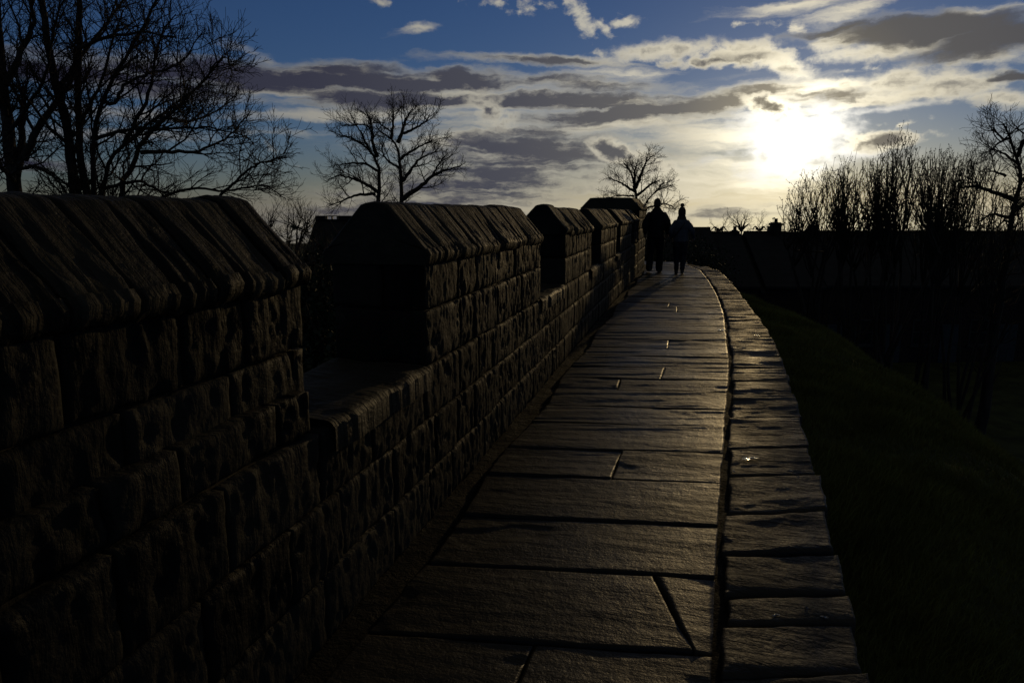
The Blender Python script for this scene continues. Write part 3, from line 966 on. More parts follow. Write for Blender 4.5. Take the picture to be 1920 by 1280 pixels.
YB = 22.0
bare_tree('bare_tree', 'wide bare tree of many stems, the broadest crown behind the near parapet', 'tree', [
    (with_foot([(142, 366), (128, 269), (111, 168), (94, 101), (77, 10), (70, -50)], YB, 165), 0.21, 0.08, 0.0),
    (with_foot([(161, 366), (149, 269), (146, 168), (149, 67), (146, -10), (152, -60)], YB, 168), 0.15, 0.07, 0.8),
    (with_foot([(178, 362), (172, 256), (190, 190), (235, 105), (270, 50), (300, -10)], YB, 170), 0.12, 0.03, -1.0),
    (with_foot([(190, 366), (202, 302), (235, 269), (296, 218), (363, 172), (392, 140)], YB, 172), 0.12, 0.02, 1.5),
    (with_foot([(222, 366), (249, 302), (279, 245), (336, 200), (385, 150), (418, 105)], YB, 176), 0.14, 0.02, -2.0),
    ([(264, 286), (320, 285), (370, 286), (420, 265), (467, 212)], 0.07, 0.015),
    ([(195, 353), (262, 336), (292, 356), (330, 366)], 0.06, 0.02),
    ([(300, 372), (360, 350), (420, 360), (500, 345), (536, 372)], 0.05, 0.012),
    ([(410, 373), (440, 340), (470, 312), (510, 300), (538, 296)], 0.05, 0.012),
    ([(176, 262), (240, 242), (330, 240), (410, 240), (470, 262)], 0.06, 0.012),
    ([(190, 190), (220, 195), (226, 160), (270, 140), (340, 120), (380, 60)], 0.06, 0.012),
    ([(235, 269), (280, 180), (296, 70), (330, 27)], 0.07, 0.015),
    ([(111, 168), (140, 120), (190, 60), (230, 0)], 0.08, 0.02),
    ([(148, 90), (200, 70), (270, 60), (330, 70)], 0.06, 0.015),
    ([(128, 269), (90, 240), (50, 180), (20, 150)], 0.06, 0.015),
    ([(296, 218), (350, 230), (400, 215), (440, 180)], 0.05, 0.012),
    ([(150, 230), (190, 160), (210, 80), (230, 20)], 0.06, 0.02),
    ([(385, 150), (400, 120), (425, 105), (436, 140)], 0.03, 0.01),
], YB, stand(168, YB), 22, group='bare trees beyond the parapet', dens=1.18, spread_y=3.5)

YC = 42.0
bare_tree('bare_tree', 'bare tree with two slender stems and an open rounded crown above the second merlon', 'tree', [
    (with_foot([(709, 382), (712, 337), (708, 295), (691, 279), (668, 262), (649, 252), (630, 256)], YC, 722), 0.27, 0.03, 0.0),
    (with_foot([(751, 382), (753, 345), (749, 302), (746, 267), (733, 260), (712, 250), (705, 236)], YC, 734), 0.28, 0.03, 0.5),
    ([(708, 295), (699, 272), (698, 245), (694, 222)], 0.13, 0.03),
    ([(746, 267), (754, 248), (759, 227), (772, 206)], 0.13, 0.03),
    ([(752, 374), (783, 354), (811, 330), (830, 320), (864, 311)], 0.17, 0.03),
    ([(755, 340), (772, 315), (786, 298), (808, 288), (820, 284)], 0.11, 0.025),
    ([(733, 260), (738, 232), (737, 202)], 0.11, 0.025),
    ([(710, 361), (687, 345), (661, 335), (637, 328), (614, 337)], 0.12, 0.02),
    ([(704, 364), (665, 366), (642, 377), (614, 388)], 0.10, 0.02),
    ([(711, 322), (690, 308), (660, 305), (626, 310)], 0.09, 0.02),
    ([(749, 315), (730, 305), (718, 290), (714, 268)], 0.08, 0.02),
    ([(757, 250), (780, 240), (800, 228), (806, 214)], 0.09, 0.02),
    ([(749, 300), (775, 280), (800, 268), (812, 262)], 0.09, 0.02),
    ([(691, 279), (680, 255), (668, 236), (660, 220)], 0.08, 0.02),
    ([(811, 330), (824, 305), (836, 292)], 0.07, 0.02),
    ([(694, 240), (680, 232), (640, 236)], 0.05, 0.02),
], YC, stand(728, YC), 23, scale=1.05, group='bare trees beyond the parapet', dens=1.15, spread_y=3.0, tipr=0.007)

YD = 58.0
bare_tree('bare_tree', 'small bare tree with a dark nest in its fork, standing behind the walking man', 'tree', [
    (with_foot([(1194, 376), (1192, 355), (1187, 327), (1178, 314), (1169, 305)], YD, 1196), 0.28, 0.05, 0.0),
    ([(1192, 352), (1201, 330), (1208, 312), (1216, 298), (1225, 291)], 0.16, 0.03),
    ([(1192, 360), (1178, 352), (1165, 343), (1140, 333)], 0.13, 0.03),
    ([(1195, 366), (1210, 355), (1222, 344), (1237, 338)], 0.13, 0.03),
    (with_foot([(1204, 402), (1210, 377), (1222, 366), (1233, 355), (1262, 347)], YD, 1202), 0.18, 0.03, 0.8),
    ([(1206, 392), (1226, 386), (1247, 380), (1267, 392)], 0.10, 0.03),
    ([(1190, 345), (1190, 320), (1194, 306)], 0.12, 0.03),
    ([(1188, 368), (1160, 366), (1136, 372)], 0.08, 0.02),
    ([(1233, 355), (1240, 345), (1252, 342)], 0.06, 0.02),
], YD, stand(1197, YD), 24, scale=0.98, group='bare trees beyond the parapet', dens=1.15, spread_y=3.0, tipr=0.009)
def build_nest():
    c = deep(1190.5, 351, YD - 0.3)
    r = np.random.default_rng(4)
    lines = []
    for k in range(170):
        d = unit(r.normal(0, 1, 3)); t = unit(np.cross(d, r.normal(0, 1, 3)))
        o = np.array(c) + d * 0.17 * r.random() ** 0.4
        lines.append((np.stack([o - t * 0.13, o + d * 0.03, o + t * 0.13]), np.full(3, 0.012)))
    M = Mesh(); tubes(M, lines, 4)
    tag(M.build('bird_nest', M_TWIG), 'dark bundle of sticks lodged in the fork of the small bare tree', 'nest')
build_nest()

YE = 19.0
bare_tree('bare_tree', 'bare tree with arching branches cut by the right edge, beside the shrubs', 'tree', [
    (with_foot([(1893, 440), (1903, 375), (1921, 337), (1907, 293), (1890, 260), (1881, 232)], YE, 1892), 0.17, 0.02, 0.0),
    ([(1903, 375), (1865, 361), (1826, 348), (1800, 352)], 0.07, 0.02),
    ([(1907, 293), (1925, 255), (1950, 230)], 0.06, 0.02),
    ([(1890, 260), (1872, 268), (1855, 285)], 0.04, 0.01),
    ([(1921, 337), (1960, 300), (1990, 260)], 0.08, 0.02),
    ([(1912, 310), (1880, 285), (1858, 278)], 0.04, 0.01),
    ([(1897, 410), (1860, 400), (1830, 420)], 0.05, 0.015),
    ([(1900, 395), (1940, 370), (1990, 360)], 0.06, 0.02),
    ([(1881, 262), (1866, 246), (1858, 236)], 0.03, 0.01),
    ([(1885, 330), (1868, 322), (1850, 318)], 0.04, 0.01),
], YE, stand(1892, YE), 25, scale=0.65, dens=1.15, spread_y=2.0, tipr=0.004)

# ------------------------------------------------------------------ many-stemmed shrubs
def spear_shrub(label, Y, base_px, tips, seed, group, stems=46, buds=True, wid=0.5, nm='shrub'):
    """tips: skyline as (x, y) pixels; stems fan out from the base to points under that skyline"""
    r = np.random.default_rng(seed)
    b = stand(base_px, Y)
    root = thing(nm, label, 'shrub', b, group)
    tips = np.array(tips, float)
    L0 = []; trunks = []
    zc = b[2] + (float(np.mean([deep(x, y, Y).z for x, y in tips])) - b[2]) * 0.52
    xs = np.linspace(deep(tips[0, 0], 400, Y).x, deep(tips[-1, 0], 400, Y).x, 9)[1:-1]
    crotch = []
    for c in range(7):
        p = np.array([b[0] + (xs[c] - b[0]) * 0.85 + r.normal(0, 0.25), b[1] + r.normal(0, wid), zc + r.normal(0, 0.35)])
        o = np.array(b) + np.array([(xs[c] - b[0]) * 0.3, r.normal(0, wid * 0.5), -0.05])
        trunks.append((bend(np.array([o, (o + p) / 2 + r.normal(0, 0.08, 3), p]), 10), np.linspace(0.05, 0.03, 10)))
        crotch.append(p)
    for k in range(stems):
        x = tips[0, 0] + (tips[-1, 0] - tips[0, 0]) * (k + r.random()) / stems
        y = np.interp(x, tips[:, 0], tips[:, 1])
        y = y + (abs(r.normal(0, 42)) if k % 3 else r.uniform(-6, 3))
        tip = np.array(deep(x, y, Y + r.normal(0, 1.0)))
        dd = [abs(c[0] - tip[0]) + 2.2 * r.random() for c in crotch]
        o = crotch[int(np.argmin(dd))] + r.normal(0, 0.03, 3)
        mid = o + (tip - o) * 0.45
        mid[:2] += (tip - o)[:2] * 0.10 * r.random(); mid[2] -= 0.15 * r.random()
        q = bend(np.array([o, o + (mid - o) * 0.5 + r.normal(0, 0.08, 3), mid, tip + (mid - tip) * 0.5 + r.normal(0, 0.06, 3), tip]), 14)
        L0.append((q, np.linspace(0.021, 0.005, 14)))
    M = Mesh(); tubes(M, trunks, 7); tubes(M, L0, 5)
    L1 = sprout(L0, r, 0.15, 0.55, 0.62, 0.32, 6, 0.0040, 0.22, 0.6, 0.10, 0.06)
    tubes(M, L1, 4)
    L2 = sprout(L1, r, 0.20, 0.30, 0.6, 0.35, 4, 0.0038, 0.2, 0.7, 0.12, 0.05)
    if not buds: tubes(M, L2, 3)
    M.build('stems', M_TWIG, root)
    if not buds: return root
    C = Mesh(); tubes(C, L2, 3)
    if buds:
        # leaf buds in tufts along the upper stems
        pos = []; dirs = []
        for P, R in L1 + L2 + [(q[8:], 0) for q, _ in L0]:
            m = len(P)
            for i in range(1, m):
                if r.random() < 0.34:
                    pos.append(P[i]); dirs.append(unit(P[i] - P[i - 1]))
        pos = np.array(pos); dirs = np.array(dirs)
        n = len(pos); reps = 3
        pos = np.repeat(pos, reps, 0); dirs = np.repeat(dirs, reps, 0)
        a = unit_rows(dirs + r.normal(0, 0.7, pos.shape)); s = unit_rows(np.cross(a, r.normal(0, 1, pos.shape)))
        ln = r.uniform(0.018, 0.042, (len(pos), 1)); w = ln * 0.3
        V = np.stack([pos, pos + a * ln * 0.5 + s * w, pos + a * ln, pos + a * ln * 0.5 - s * w], 1)
        C.add(V.reshape(-1, 3), np.arange(len(pos) * 4).reshape(-1, 4))
    C.build('buds' if buds else 'twigs', M_BUD if buds else M_TWIG, root)
    return root

GS = 'spiky shrubs against the sunset on the right'
spear_shrub('low spreading shrub reaching furthest left on the right-hand skyline, below the sun', 18.5, 1545, [(1466, 392), (1476, 364), (1504, 342), (1534, 337), (1548, 322), (1575, 330), (1600, 350)], 31, GS, 48)
spear_shrub('rounded twiggy shrub between the low spreading one and the tallest spikes', 17.5, 1615, [(1555, 345), (1583, 309), (1608, 312), (1630, 314), (1650, 320), (1672, 330)], 32, GS, 48)
spear_shrub('tallest shrub with long upright budding spikes rising to the small dark cloud', 17.0, 1690, [(1630, 330), (1643, 301), (1662, 276), (1682, 260), (1709, 265), (1720, 300), (1740, 310)], 33, GS, 50)
spear_shrub('upright shrub just right of the tallest spikes', 18.0, 1765, [(1722, 322), (1736, 298), (1761, 293), (1777, 287), (1795, 310), (1812, 330)], 34, GS, 48)
spear_shrub('dense shrub beside the arching tree at the right edge', 18.5, 1840, [(1790, 320), (1813, 284), (1837, 287), (1862, 312), (1885, 350), (1930, 370)], 35, GS, 50)

GL = 'spiky bushes behind the gap in the parapet'
spear_shrub('thorny bush filling the left of the first gap in the parapet', 27.0, 530, [(470, 410), (500, 396), (530, 380), (556, 376), (585, 392), (600, 400), (612, 425)], 36, GL, 60, False, 0.9)
spear_shrub('low dark bush below the roof in the first gap of the parapet', 15.0, 600, [(540, 470), (575, 452), (610, 446), (650, 450), (690, 470)], 37, GL, 90, False, 0.9)

def evergreen(label, Y, px, w, top_px, seed, group=None):
    r = np.random.default_rng(seed)
    b = stand(px, Y)
    root = thing('evergreen_bush', label, 'bush', b, group)
    top = deep(px, top_px, Y).z
    H = top - b[2]
    L0 = []
    for k in range(16):
        a = r.random() * 6.28; q = r.random()
        e = np.array(b) + np.array([math.cos(a) * w * 0.4 * q, math.sin(a) * w * 0.4 * q, H * r.uniform(0.6, 0.95)])
        L0.append((bend(np.array([b, (np.array(b) + e) / 2 + r.normal(0, 0.2, 3), e]), 8), np.linspace(0.06, 0.01, 8)))
    M = Mesh(); tubes(M, L0, 6); M.build('stems', M_BARK, root)
    n = 26000
    cl = r.normal(0, 1, (90, 3)); cl = cl / np.linalg.norm(cl, axis=1, keepdims=True) * r.uniform(0.35, 0.95, (90, 1))
    p = cl[r.integers(0, 90, n)] + r.normal(0, 0.15, (n, 3))
    pos = np.array(b) + np.array([0, 0, H * 0.5]) + p * np.array([w * 0.5, w * 0.5, H * 0.5])
    a = unit_rows(r.normal(0, 1, (n, 3)) + np.array([0, 0, -0.3])); s = unit_rows(np.cross(a, r.normal(0, 1, (n, 3))))
    ln = r.uniform(0.06, 0.13, (n, 1)); wd = ln * 0.35
    V = np.stack([pos, pos + a * ln * 0.5 + s * wd, pos + a * ln, pos + a * ln * 0.5 - s * wd], 1)
    C = Mesh(); C.add(V.reshape(-1, 3), np.arange(n * 4).reshape(-1, 4))
    C.build('foliage', M_EVER, root)
    return root
evergreen('dark evergreen bush seen through the first gap, close outside the parapet', 13.0, 612, 4.5, 480, 41)
evergreen('dark evergreen bush standing beyond the end of the walk, left of the couple\'s feet', 27.0, 1230, 6.0, 440, 42)

# far trees on the horizon
def far_tree(label, Y, px, top, half, seed, group):
    return bare_tree('distant_tree', label, 'tree', [
        (with_foot([(px, 436), (px + 0.5, 430), (px, top + 4)], Y, px), 0.35, 0.06, 0.0),
        ([(px, 433), (px - half * 0.5, 424), (px - half, top + 10)], 0.2, 0.05),
        ([(px, 433), (px + half * 0.5, 424), (px + half, top + 10)], 0.2, 0.05),
        ([(px, 432), (px - half * 0.4, top + 8), (px - half * 0.5, top + 3)], 0.2, 0.05),
        ([(px, 432), (px + half * 0.4, top + 8), (px + half * 0.5, top + 3)], 0.2, 0.05)], Y, stand(px, Y), seed, scale=1.5, group=group, dens=0.8, spread_y=2.0, tipr=0.014)
GF = 'small bare trees on the far skyline'
far_tree('round bare tree on the far skyline, above the gap between two roofs', 105.0, 1390, 410, 15, 51, GF)
far_tree('low spreading bare tree on the far skyline left of the round one', 120.0, 1348, 424, 16, 52, GF)
far_tree('low bare tree on the far skyline between the round one and the weather vane', 120.0, 1424, 421, 14, 53, GF)
#far_tree('thin bare treetop showing between the second and third merlons', 60.0, 997, 380, 4, 54, None)

# ------------------------------------------------------------------ terraced houses below the walls
def prism_roof(M, x0, x1, y0, y1, ze, zr, over=0.25):
    """pitched roof, ridge along x; solid with a real thickness"""
    th = 0.12
    ym = (y0 + y1) / 2
    for sgn, ye in ((-1, y0 - over), (1, y1 + over)):
        zo = ze - over * (zr - ze) / ((y1 - y0) / 2)
        n = 24
        xs = np.linspace(x0, x1, 26); q = np.linspace(0, 1, n)
        X, Q = np.meshgrid(xs, q, indexing='ij')
        Y = ye + (ym - ye) * Q; Z = zo + (zr - zo) * Q
        # slate courses stand proud one over the other
        Z = Z + 0.018 * ((Q * 14) % 1.0) * -1 + 0.012 * fbm(np.stack([X.ravel() * 0.8, Y.ravel() * 0.8, Z.ravel() * 0], 1), 3).reshape(X.shape) + 0.02
        top = np.stack([X, Y, Z], -1)
        M.grid(top.reshape(-1, 3), len(xs), n, flip=sgn > 0)
        bot = np.stack([X, Y, Z - th], -1)
        M.grid(bot.reshape(-1, 3), len(xs), n, flip=sgn < 0)
        for e, fl in ((0, True), (-1, False)):
            M.grid(np.stack([top[e], bot[e]]).reshape(-1, 3), 2, n, flip=fl if sgn < 0 else not fl)
        M.grid(np.stack([top[:, 0], bot[:, 0]]).reshape(-1, 3), 2, len(xs), flip=sgn > 0)
    M.box((x0, ym - 0.09, zr - 0.02), (x1, ym + 0.09, zr + 0.05))

def chimney(roof, x, y, z0, z1, w, d, pots=2):
    M = Mesh()
    M.box((x - w / 2, y - d / 2, z0), (x + w / 2, y + d / 2, z1 - 0.16))
    M.box((x - w / 2 - 0.05, y - d / 2 - 0.05, z1 - 0.16), (x + w / 2 + 0.05, y + d / 2 + 0.05, z1 - 0.05))
    M.box((x - w / 2 + 0.02, y - d / 2 + 0.02, z1 - 0.05), (x + w / 2 - 0.02, y + d / 2 - 0.02, z1))
    for k in range(pots):
        px = x + (k - (pots - 1) / 2) * w * 0.45
        tubes(M, [(np.array([(px, y, z1 - 0.01), (px, y, z1 + 0.10), (px, y, z1 + 0.2)]), np.array([0.10, 0.085, 0.09]))], 10)
    return M.build('chimney', M_BRICK, roof, smooth=False)

def house(label, x0, x1, Y, zr, depth=7.0, eave_drop=2.4, wins=2, door=True, group=None, base=None, nm='terraced_house', gable_trim=True):
    g = base if base is not None else -6.1
    root = thing(nm, label, 'house', ((x0 + x1) / 2, Y, g), group)
    y0, y1 = Y, Y + depth
    ze = zr - eave_drop
    M = Mesh()
    M.box((x0 + 0.01, y0, g - 0.4), (x1 - 0.01, y1, ze - 0.03))
    ym = (y0 + y1) / 2
    for x, fl in ((x0 + 0.01, 1), (x1 - 0.01, -1)):
        V = [(x, y0 + 0.02, ze - 0.04), (x, y1 - 0.02, ze - 0.04), (x, ym, zr - 0.10), (x + 0.12 * fl, y0 + 0.02, ze - 0.04), (x + 0.12 * fl, y1 - 0.02, ze - 0.04), (x + 0.12 * fl, ym, zr - 0.10)]
        M.add(V, Q=[(0, 1, 4, 3), (1, 2, 5, 4), (2, 0, 3, 5)], T=[(0, 2, 1), (3, 4, 5)])
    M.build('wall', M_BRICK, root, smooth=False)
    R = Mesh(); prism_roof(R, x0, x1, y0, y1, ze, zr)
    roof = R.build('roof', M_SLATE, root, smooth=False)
    W = x1 - x0
    rows = [(g + 1.0, g + 2.3), (g + 3.3, g + 4.45)]
    n = wins
    for ri, (za, zb) in enumerate(rows):
        for k in range(n):
            xc = x0 + W * (k + 0.5) / n
            if ri == 0 and door and k == 0:
                continue
            if zb > ze - 0.1: continue
            w2 = min(0.5, W / n * 0.32)
            F = Mesh()
            F.box((xc - w2, y0 - 0.05, za), (xc - w2 + 0.07, y0 - 0.003, zb)); F.box((xc + w2 - 0.07, y0 - 0.05, za), (xc + w2, y0 - 0.003, zb))
            F.box((xc - w2 + 0.071, y0 - 0.048, zb - 0.07), (xc + w2 - 0.071, y0 - 0.003, zb)); F.box((xc - w2 + 0.071, y0 - 0.048, za), (xc + w2 - 0.071, y0 - 0.003, za + 0.07))
            F.box((xc - w2 + 0.071, y0 - 0.044, (za + zb) / 2 - 0.03), (xc + w2 - 0.071, y0 - 0.003, (za + zb) / 2 + 0.03))
            F.box((xc - w2 - 0.08, y0 - 0.12, za - 0.10), (xc + w2 + 0.08, y0 - 0.002, za - 0.004))
            f = F.build('window', M_TRIM, root, smooth=False)
            G = Mesh(); G.box((xc - w2 + 0.07, y0 - 0.024, za + 0.07), (xc + w2 - 0.07, y0 - 0.010, zb - 0.07))
            G.build('pane', M_GLASS, f, smooth=False)
    if door:
        xc = x0 + W * 0.5 / n
        D = Mesh(); D.box((xc - 0.45, y0 - 0.045, g - 0.05), (xc + 0.45, y0 - 0.003, g + 2.05))
        for a, b, c, d in ((-0.33, 0.2, -0.05, 0.9), (0.05, 0.2, 0.33, 0.9), (-0.33, 1.1, -0.05, 1.8), (0.05, 1.1, 0.33, 1.8)):
            D.box((xc + a, y0 - 0.06, g + b), (xc + c, y0 - 0.044, g + d))
        dd = D.build('door', M_DOOR, root, smooth=False)
        K = Mesh(); tubes(K, [(np.array([(xc + 0.36, y0 - 0.045, g + 1.0), (xc + 0.36, y0 - 0.08, g + 1.0), (xc + 0.36, y0 - 0.11, g + 1.0)]), np.array([0.012, 0.03, 0.02]))], 8)
        K.build('handle', M_METAL, dd)
    return root, roof

def skyline(px, py, Y):
    p = deep(px, py, Y)
    return p.x, p.z

GH = 'terrace of houses along the dark skyline'
YH = 34.0                                        # front wall; the ridges run half a house deeper
HD = 7.0
YR = YH + HD / 2
def ridge(px0, px1, py):
    x0, z = skyline(px0, py, YR); x1, _ = skyline(px1, py, YR)
    return x0, x1 - 0.02, z - 0.05
def house_px(px0, px1, py, label, **k):
    x0, x1, z = ridge(px0, px1, py)
    return house(label, x0, x1, YH, z, HD, group=GH, **k)
h, rf = house_px(1205, 1332, 425.5, 'slightly taller terraced house right behind the woman with the bobble hat', wins=3)
h, rf = house_px(1332, 1387, 433.5, 'narrow low terraced house with a single stack at its right end beside the gap', wins=2)
x, z = skyline(1378, 427, YR); chimney(rf, x, YR, z - 1.4, z - 0.12, 0.24, 0.5, 1)
h, rf = house_px(1387, 1395, 443.5, 'sliver of a lower roof in the gap under the round far tree', wins=1, door=False)
h, rf = house_px(1395, 1474, 433.0, 'terraced house carrying the big stepped chimney and the weather vane', wins=2)
x, z = skyline(1455, 415, YR); chimney(rf, x, YR, z - 1.6, z - 0.05, 0.40, 0.7, 1)
x2, z2 = skyline(1447, 424, YR)
M = Mesh(); M.box((x2 - 0.14, YR - 0.3, z2 - 1.2), (x - 0.225, YR + 0.3, z2)); M.build('chimney_shoulder', M_BRICK, rf, smooth=False)
M = Mesh()
xv, zv = skyline(1448.5, 411, YR)
tubes(M, [(np.array([(xv, YR - 0.1, z2 - 0.1), (xv, YR - 0.1, zv + 0.02)]), np.array([0.013, 0.010]))], 6)
M.add([(xv - 0.05, YR - 0.1, zv + 0.0), (xv + 0.09, YR - 0.1, zv + 0.03), (xv + 0.09, YR - 0.1, zv + 0.10), (xv - 0.05, YR - 0.1, zv + 0.06),
       (xv - 0.05, YR - 0.085, zv + 0.0), (xv + 0.09, YR - 0.085, zv + 0.03), (xv + 0.09, YR - 0.085, zv + 0.10), (xv - 0.05, YR - 0.085, zv + 0.06)],
      [(0, 1, 2, 3), (7, 6, 5, 4), (0, 4, 5, 1), (1, 5, 6, 2), (2, 6, 7, 3), (3, 7, 4, 0)])
M.build('weather_vane', M_METAL, rf, smooth=False)
h, rf = house_px(1474, 1500, 434.8, 'narrow house with the slightly sunken ridge between the vane and the square stack', wins=1)
h, rf = house_px(1500, 1600, 432.0, 'terraced house with one square chimney stack under the low spreading shrub', wins=2)
x, z = skyline(1525, 417, YR); chimney(rf, x, YR, z - 1.5, z - 0.15, 0.30, 0.6, 1)
h, rf = house_px(1600, 1700, 432.4, 'terraced house of plain unbroken ridge behind the tallest shrub', wins=2)
h, rf = house_px(1700, 1800, 431.8, 'plain terraced house second from the right edge, behind the upright shrub', wins=2)
h, rf = house_px(1800, 1960, 432.2, 'last terraced house at the right edge behind the arching tree', wins=3)

# house with a glazed ridge light beyond the parapet
xl0, zl = skyline(592, 412, 36.0); xl1, _ = skyline(760, 412, 36.0)
h, rf = house('dark roofed house with a bright glazed rooflight, seen through the first gap in the parapet', xl0, xl1, 32.5, zl - 0.02, 7.0, wins=3, nm='house')
M = Mesh()
xa, za = skyline(613, 410.5, 36.0); xb, _ = skyline(633, 410.5, 36.0)
zt = za + 0.12
for x in (xa, (xa + xb) / 2, xb):
    M.box((x - 0.025, 35.9, zl), (x + 0.025, 36.1, zt))
M.box((xa - 0.06, 35.86, zt), (xb + 0.06, 36.14, zt + 0.05))
rl = M.build('rooflight', M_METAL, rf, smooth=False)
M2 = Mesh(); M2.box((xl0 + 0.02, 35.88, zl - 0.03), (xa - 0.065, 36.12, zt + 0.045)); M2.box((xb + 0.065, 35.88, zl - 0.03), (xl1 - 0.02, 36.12, zt + 0.045)); M2.build('ridge_capping', M_SLATE, rf, smooth=False)
M = Mesh(); M.box((xa + 0.03, 35.99, zl + 0.03), (xb - 0.03, 36.01, zt - 0.005)); M.build('glazing', M_CLEAR, rl, smooth=False)
x, z = skyline(655, 408, 36.0); chimney(rf, x, 36.0, z - 1.2, z - 0.2, 0.4, 0.6, 1)

# ------------------------------------------------------------------ the walking couple, seen from behind
def skin(joints, edges, root, levels=2, flat=(), round_=()):
    """grow one continuous surface round a skeleton; joints name -> (x, y, z, radius[, radius2])"""
    joints = dict(joints); edges = list(edges)
    deg = {}
    for a, b in edges:
        deg.setdefault(a, []).append(b); deg.setdefault(b, []).append(a)
    for a, nb in deg.items():                    # round off the free ends
        if len(nb) == 1 and a in round_:
            p = np.array(joints[a][:3]); d = unit(p - np.array(joints[nb[0]][:3])); r = np.array(joints[a][3:])
            for i, (f, q) in enumerate(((0.45, 0.72), (0.75, 0.28))):
                joints[a + '_end%d' % i] = (*(p + d * r.min() * f), *(r * q))
            edges += [(a, a + '_end0'), (a + '_end0', a + '_end1')]
    names = list(joints)
    idx = {n: i for i, n in enumerate(names)}
    me = bpy.data.meshes.new('tmp')
    me.from_pydata([joints[n][:3] for n in names], [(idx[a], idx[b]) for a, b in edges], [])
    o = bpy.data.objects.new('tmp', me); COL.objects.link(o)
    sk = o.modifiers.new('skin', 'SKIN'); sk.use_smooth_shade = True; sk.branch_smoothing = 0.6
    sb = o.modifiers.new('sub', 'SUBSURF'); sb.levels = levels; sb.render_levels = levels
    sm = o.modifiers.new('smooth', 'SMOOTH'); sm.factor = 0.5; sm.iterations = 10 if levels > 1 else 2
    for n in names:
        v = me.skin_vertices[0].data[idx[n]]
        j = joints[n]
        v.radius = (j[3] * 1.2, (j[4] if len(j) > 4 else j[3]) * 1.2)
        v.use_root = (n == root)
    dg = bpy.context.evaluated_depsgraph_get()
    dg.update()
    ev = o.evaluated_get(dg)
    m = ev.to_mesh()
    V = np.empty(len(m.vertices) * 3); m.vertices.foreach_get('co', V)
    V = V.reshape(-1, 3)
    Q = []; T = []
    for p in m.polygons:
        vs = list(p.vertices)
        if len(vs) == 4: Q.append(vs)
        elif len(vs) == 3: T.append(vs)
        else:
            for k in range(1, len(vs) - 1): T.append((vs[0], vs[k], vs[k + 1]))
    ev.to_mesh_clear()
    bpy.data.objects.remove(o); bpy.data.meshes.remove(me)
    return V, Q, T

def ball(M, c, r, seed=0, lump=0.0, nu=20, nv=14):
    U, V = np.meshgrid(np.linspace(0, 2 * np.pi, nu), np.linspace(0.001, np.pi - 0.001, nv), indexing='ij')
    D = np.stack([np.cos(U) * np.sin(V), np.sin(U) * np.sin(V), np.cos(V)], -1).reshape(-1, 3)
    k = 1 + lump * fbm(D * 5 + seed, 3)
    M.add(np.array(c) + D * np.array(r) * k[:, None], None)
    M.V.pop(); M.n -= len(D)
    M.grid(np.array(c) + D * np.array(r) * k[:, None], nu, nv, flip=True)

def loft(M, rings, nu=28, bumpy=0.0, seed=0):
    """rings of (x, y, z, half width, half depth) stacked upward into one rounded skin"""
    R = bend(np.array(rings, float), 6 * len(rings))
    a = np.linspace(0, 2 * np.pi, nu)
    X = R[:, None, 0] + R[:, None, 3] * np.cos(a); Y = R[:, None, 1] + R[:, None, 4] * np.sin(a)
    Z = np.repeat(R[:, 2:3], nu, 1)
    V = np.stack([X, Y, Z], -1)
    if bumpy:
        n = bumpy * fbm(V.reshape(-1, 3) * 26 + seed, 3).reshape(Z.shape)
        n[:, -1] = n[:, 0]
        V = V + n[..., None] * np.stack([np.cos(a), np.sin(a), 0 * a], -1)[None]
    M.grid(V.reshape(-1, 3), len(R), nu, flip=True)

def limb(M, pts, radii, n=22, sides=18):
    q = bend(np.array([(*p, r) for p, r in zip(pts, radii)], float), n)
    P, R = q[:, :3], q[:, 3]
    d0 = unit(P[0] - P[1]); d1 = unit(P[-1] - P[-2])
    cap = [0.55, 0.85, 0.98]; cr = [0.84, 0.5, 0.05]
    P = np.concatenate([[P[0] + d0 * R[0] * c for c in cap[::-1]], P, [P[-1] + d1 * R[-1] * c for c in cap]])
    R = np.concatenate([[R[0] * c for c in cr[::-1]], R, [R[-1] * c for c in cr]])
    tubes(M, [(P, R)], sides)

def fuse(M, voxel, smooth=4):
    """melt the collected shapes into one continuous skin"""
    me = bpy.data.meshes.new('tmp')
    V = np.concatenate(M.V)
    F = [tuple(q) for Q in M.Q for q in Q] + [tuple(t) for T in M.T for t in T]
    me.from_pydata(V.tolist(), [], [tuple(int(i) for i in f) for f in F])
    o = bpy.data.objects.new('tmp', me); COL.objects.link(o)
    bm = bmesh.new(); bm.from_mesh(me)
    bmesh.ops.remove_doubles(bm, verts=bm.verts, dist=1e-5)
    bmesh.ops.holes_fill(bm, edges=bm.edges, sides=0)
    bmesh.ops.recalc_face_normals(bm, faces=bm.faces)
    bm.to_mesh(me); bm.free()
    rm = o.modifiers.new('remesh', 'REMESH'); rm.mode = 'VOXEL'; rm.voxel_size = voxel
    if smooth:
        sm = o.modifiers.new('smooth', 'SMOOTH'); sm.factor = 0.5; sm.iterations = smooth
    dg = bpy.context.evaluated_depsgraph_get(); dg.update()
    m = o.evaluated_get(dg).to_mesh()
    V = np.empty(len(m.vertices) * 3); m.vertices.foreach_get('co', V)
    Q = [list(p.vertices) for p in m.polygons if len(p.vertices) == 4]
    T = [list(p.vertices) for p in m.polygons if len(p.vertices) == 3]
    o.evaluated_get(dg).to_mesh_clear()
    bpy.data.objects.remove(o); bpy.data.meshes.remove(me)
    N_ = Mesh(); N_.add(V.reshape(-1, 3), Q, T)
    return N_

def cloth(name, a, b, rough=0.85):
    return plain_mat(name, a, b, 9.0, rough, 0.006, 40, 0.2)

M_SKIN = plain_mat('skin', (0.30, 0.19, 0.14), (0.36, 0.23, 0.17), 20.0, 0.55, 0, 1, 0.3)

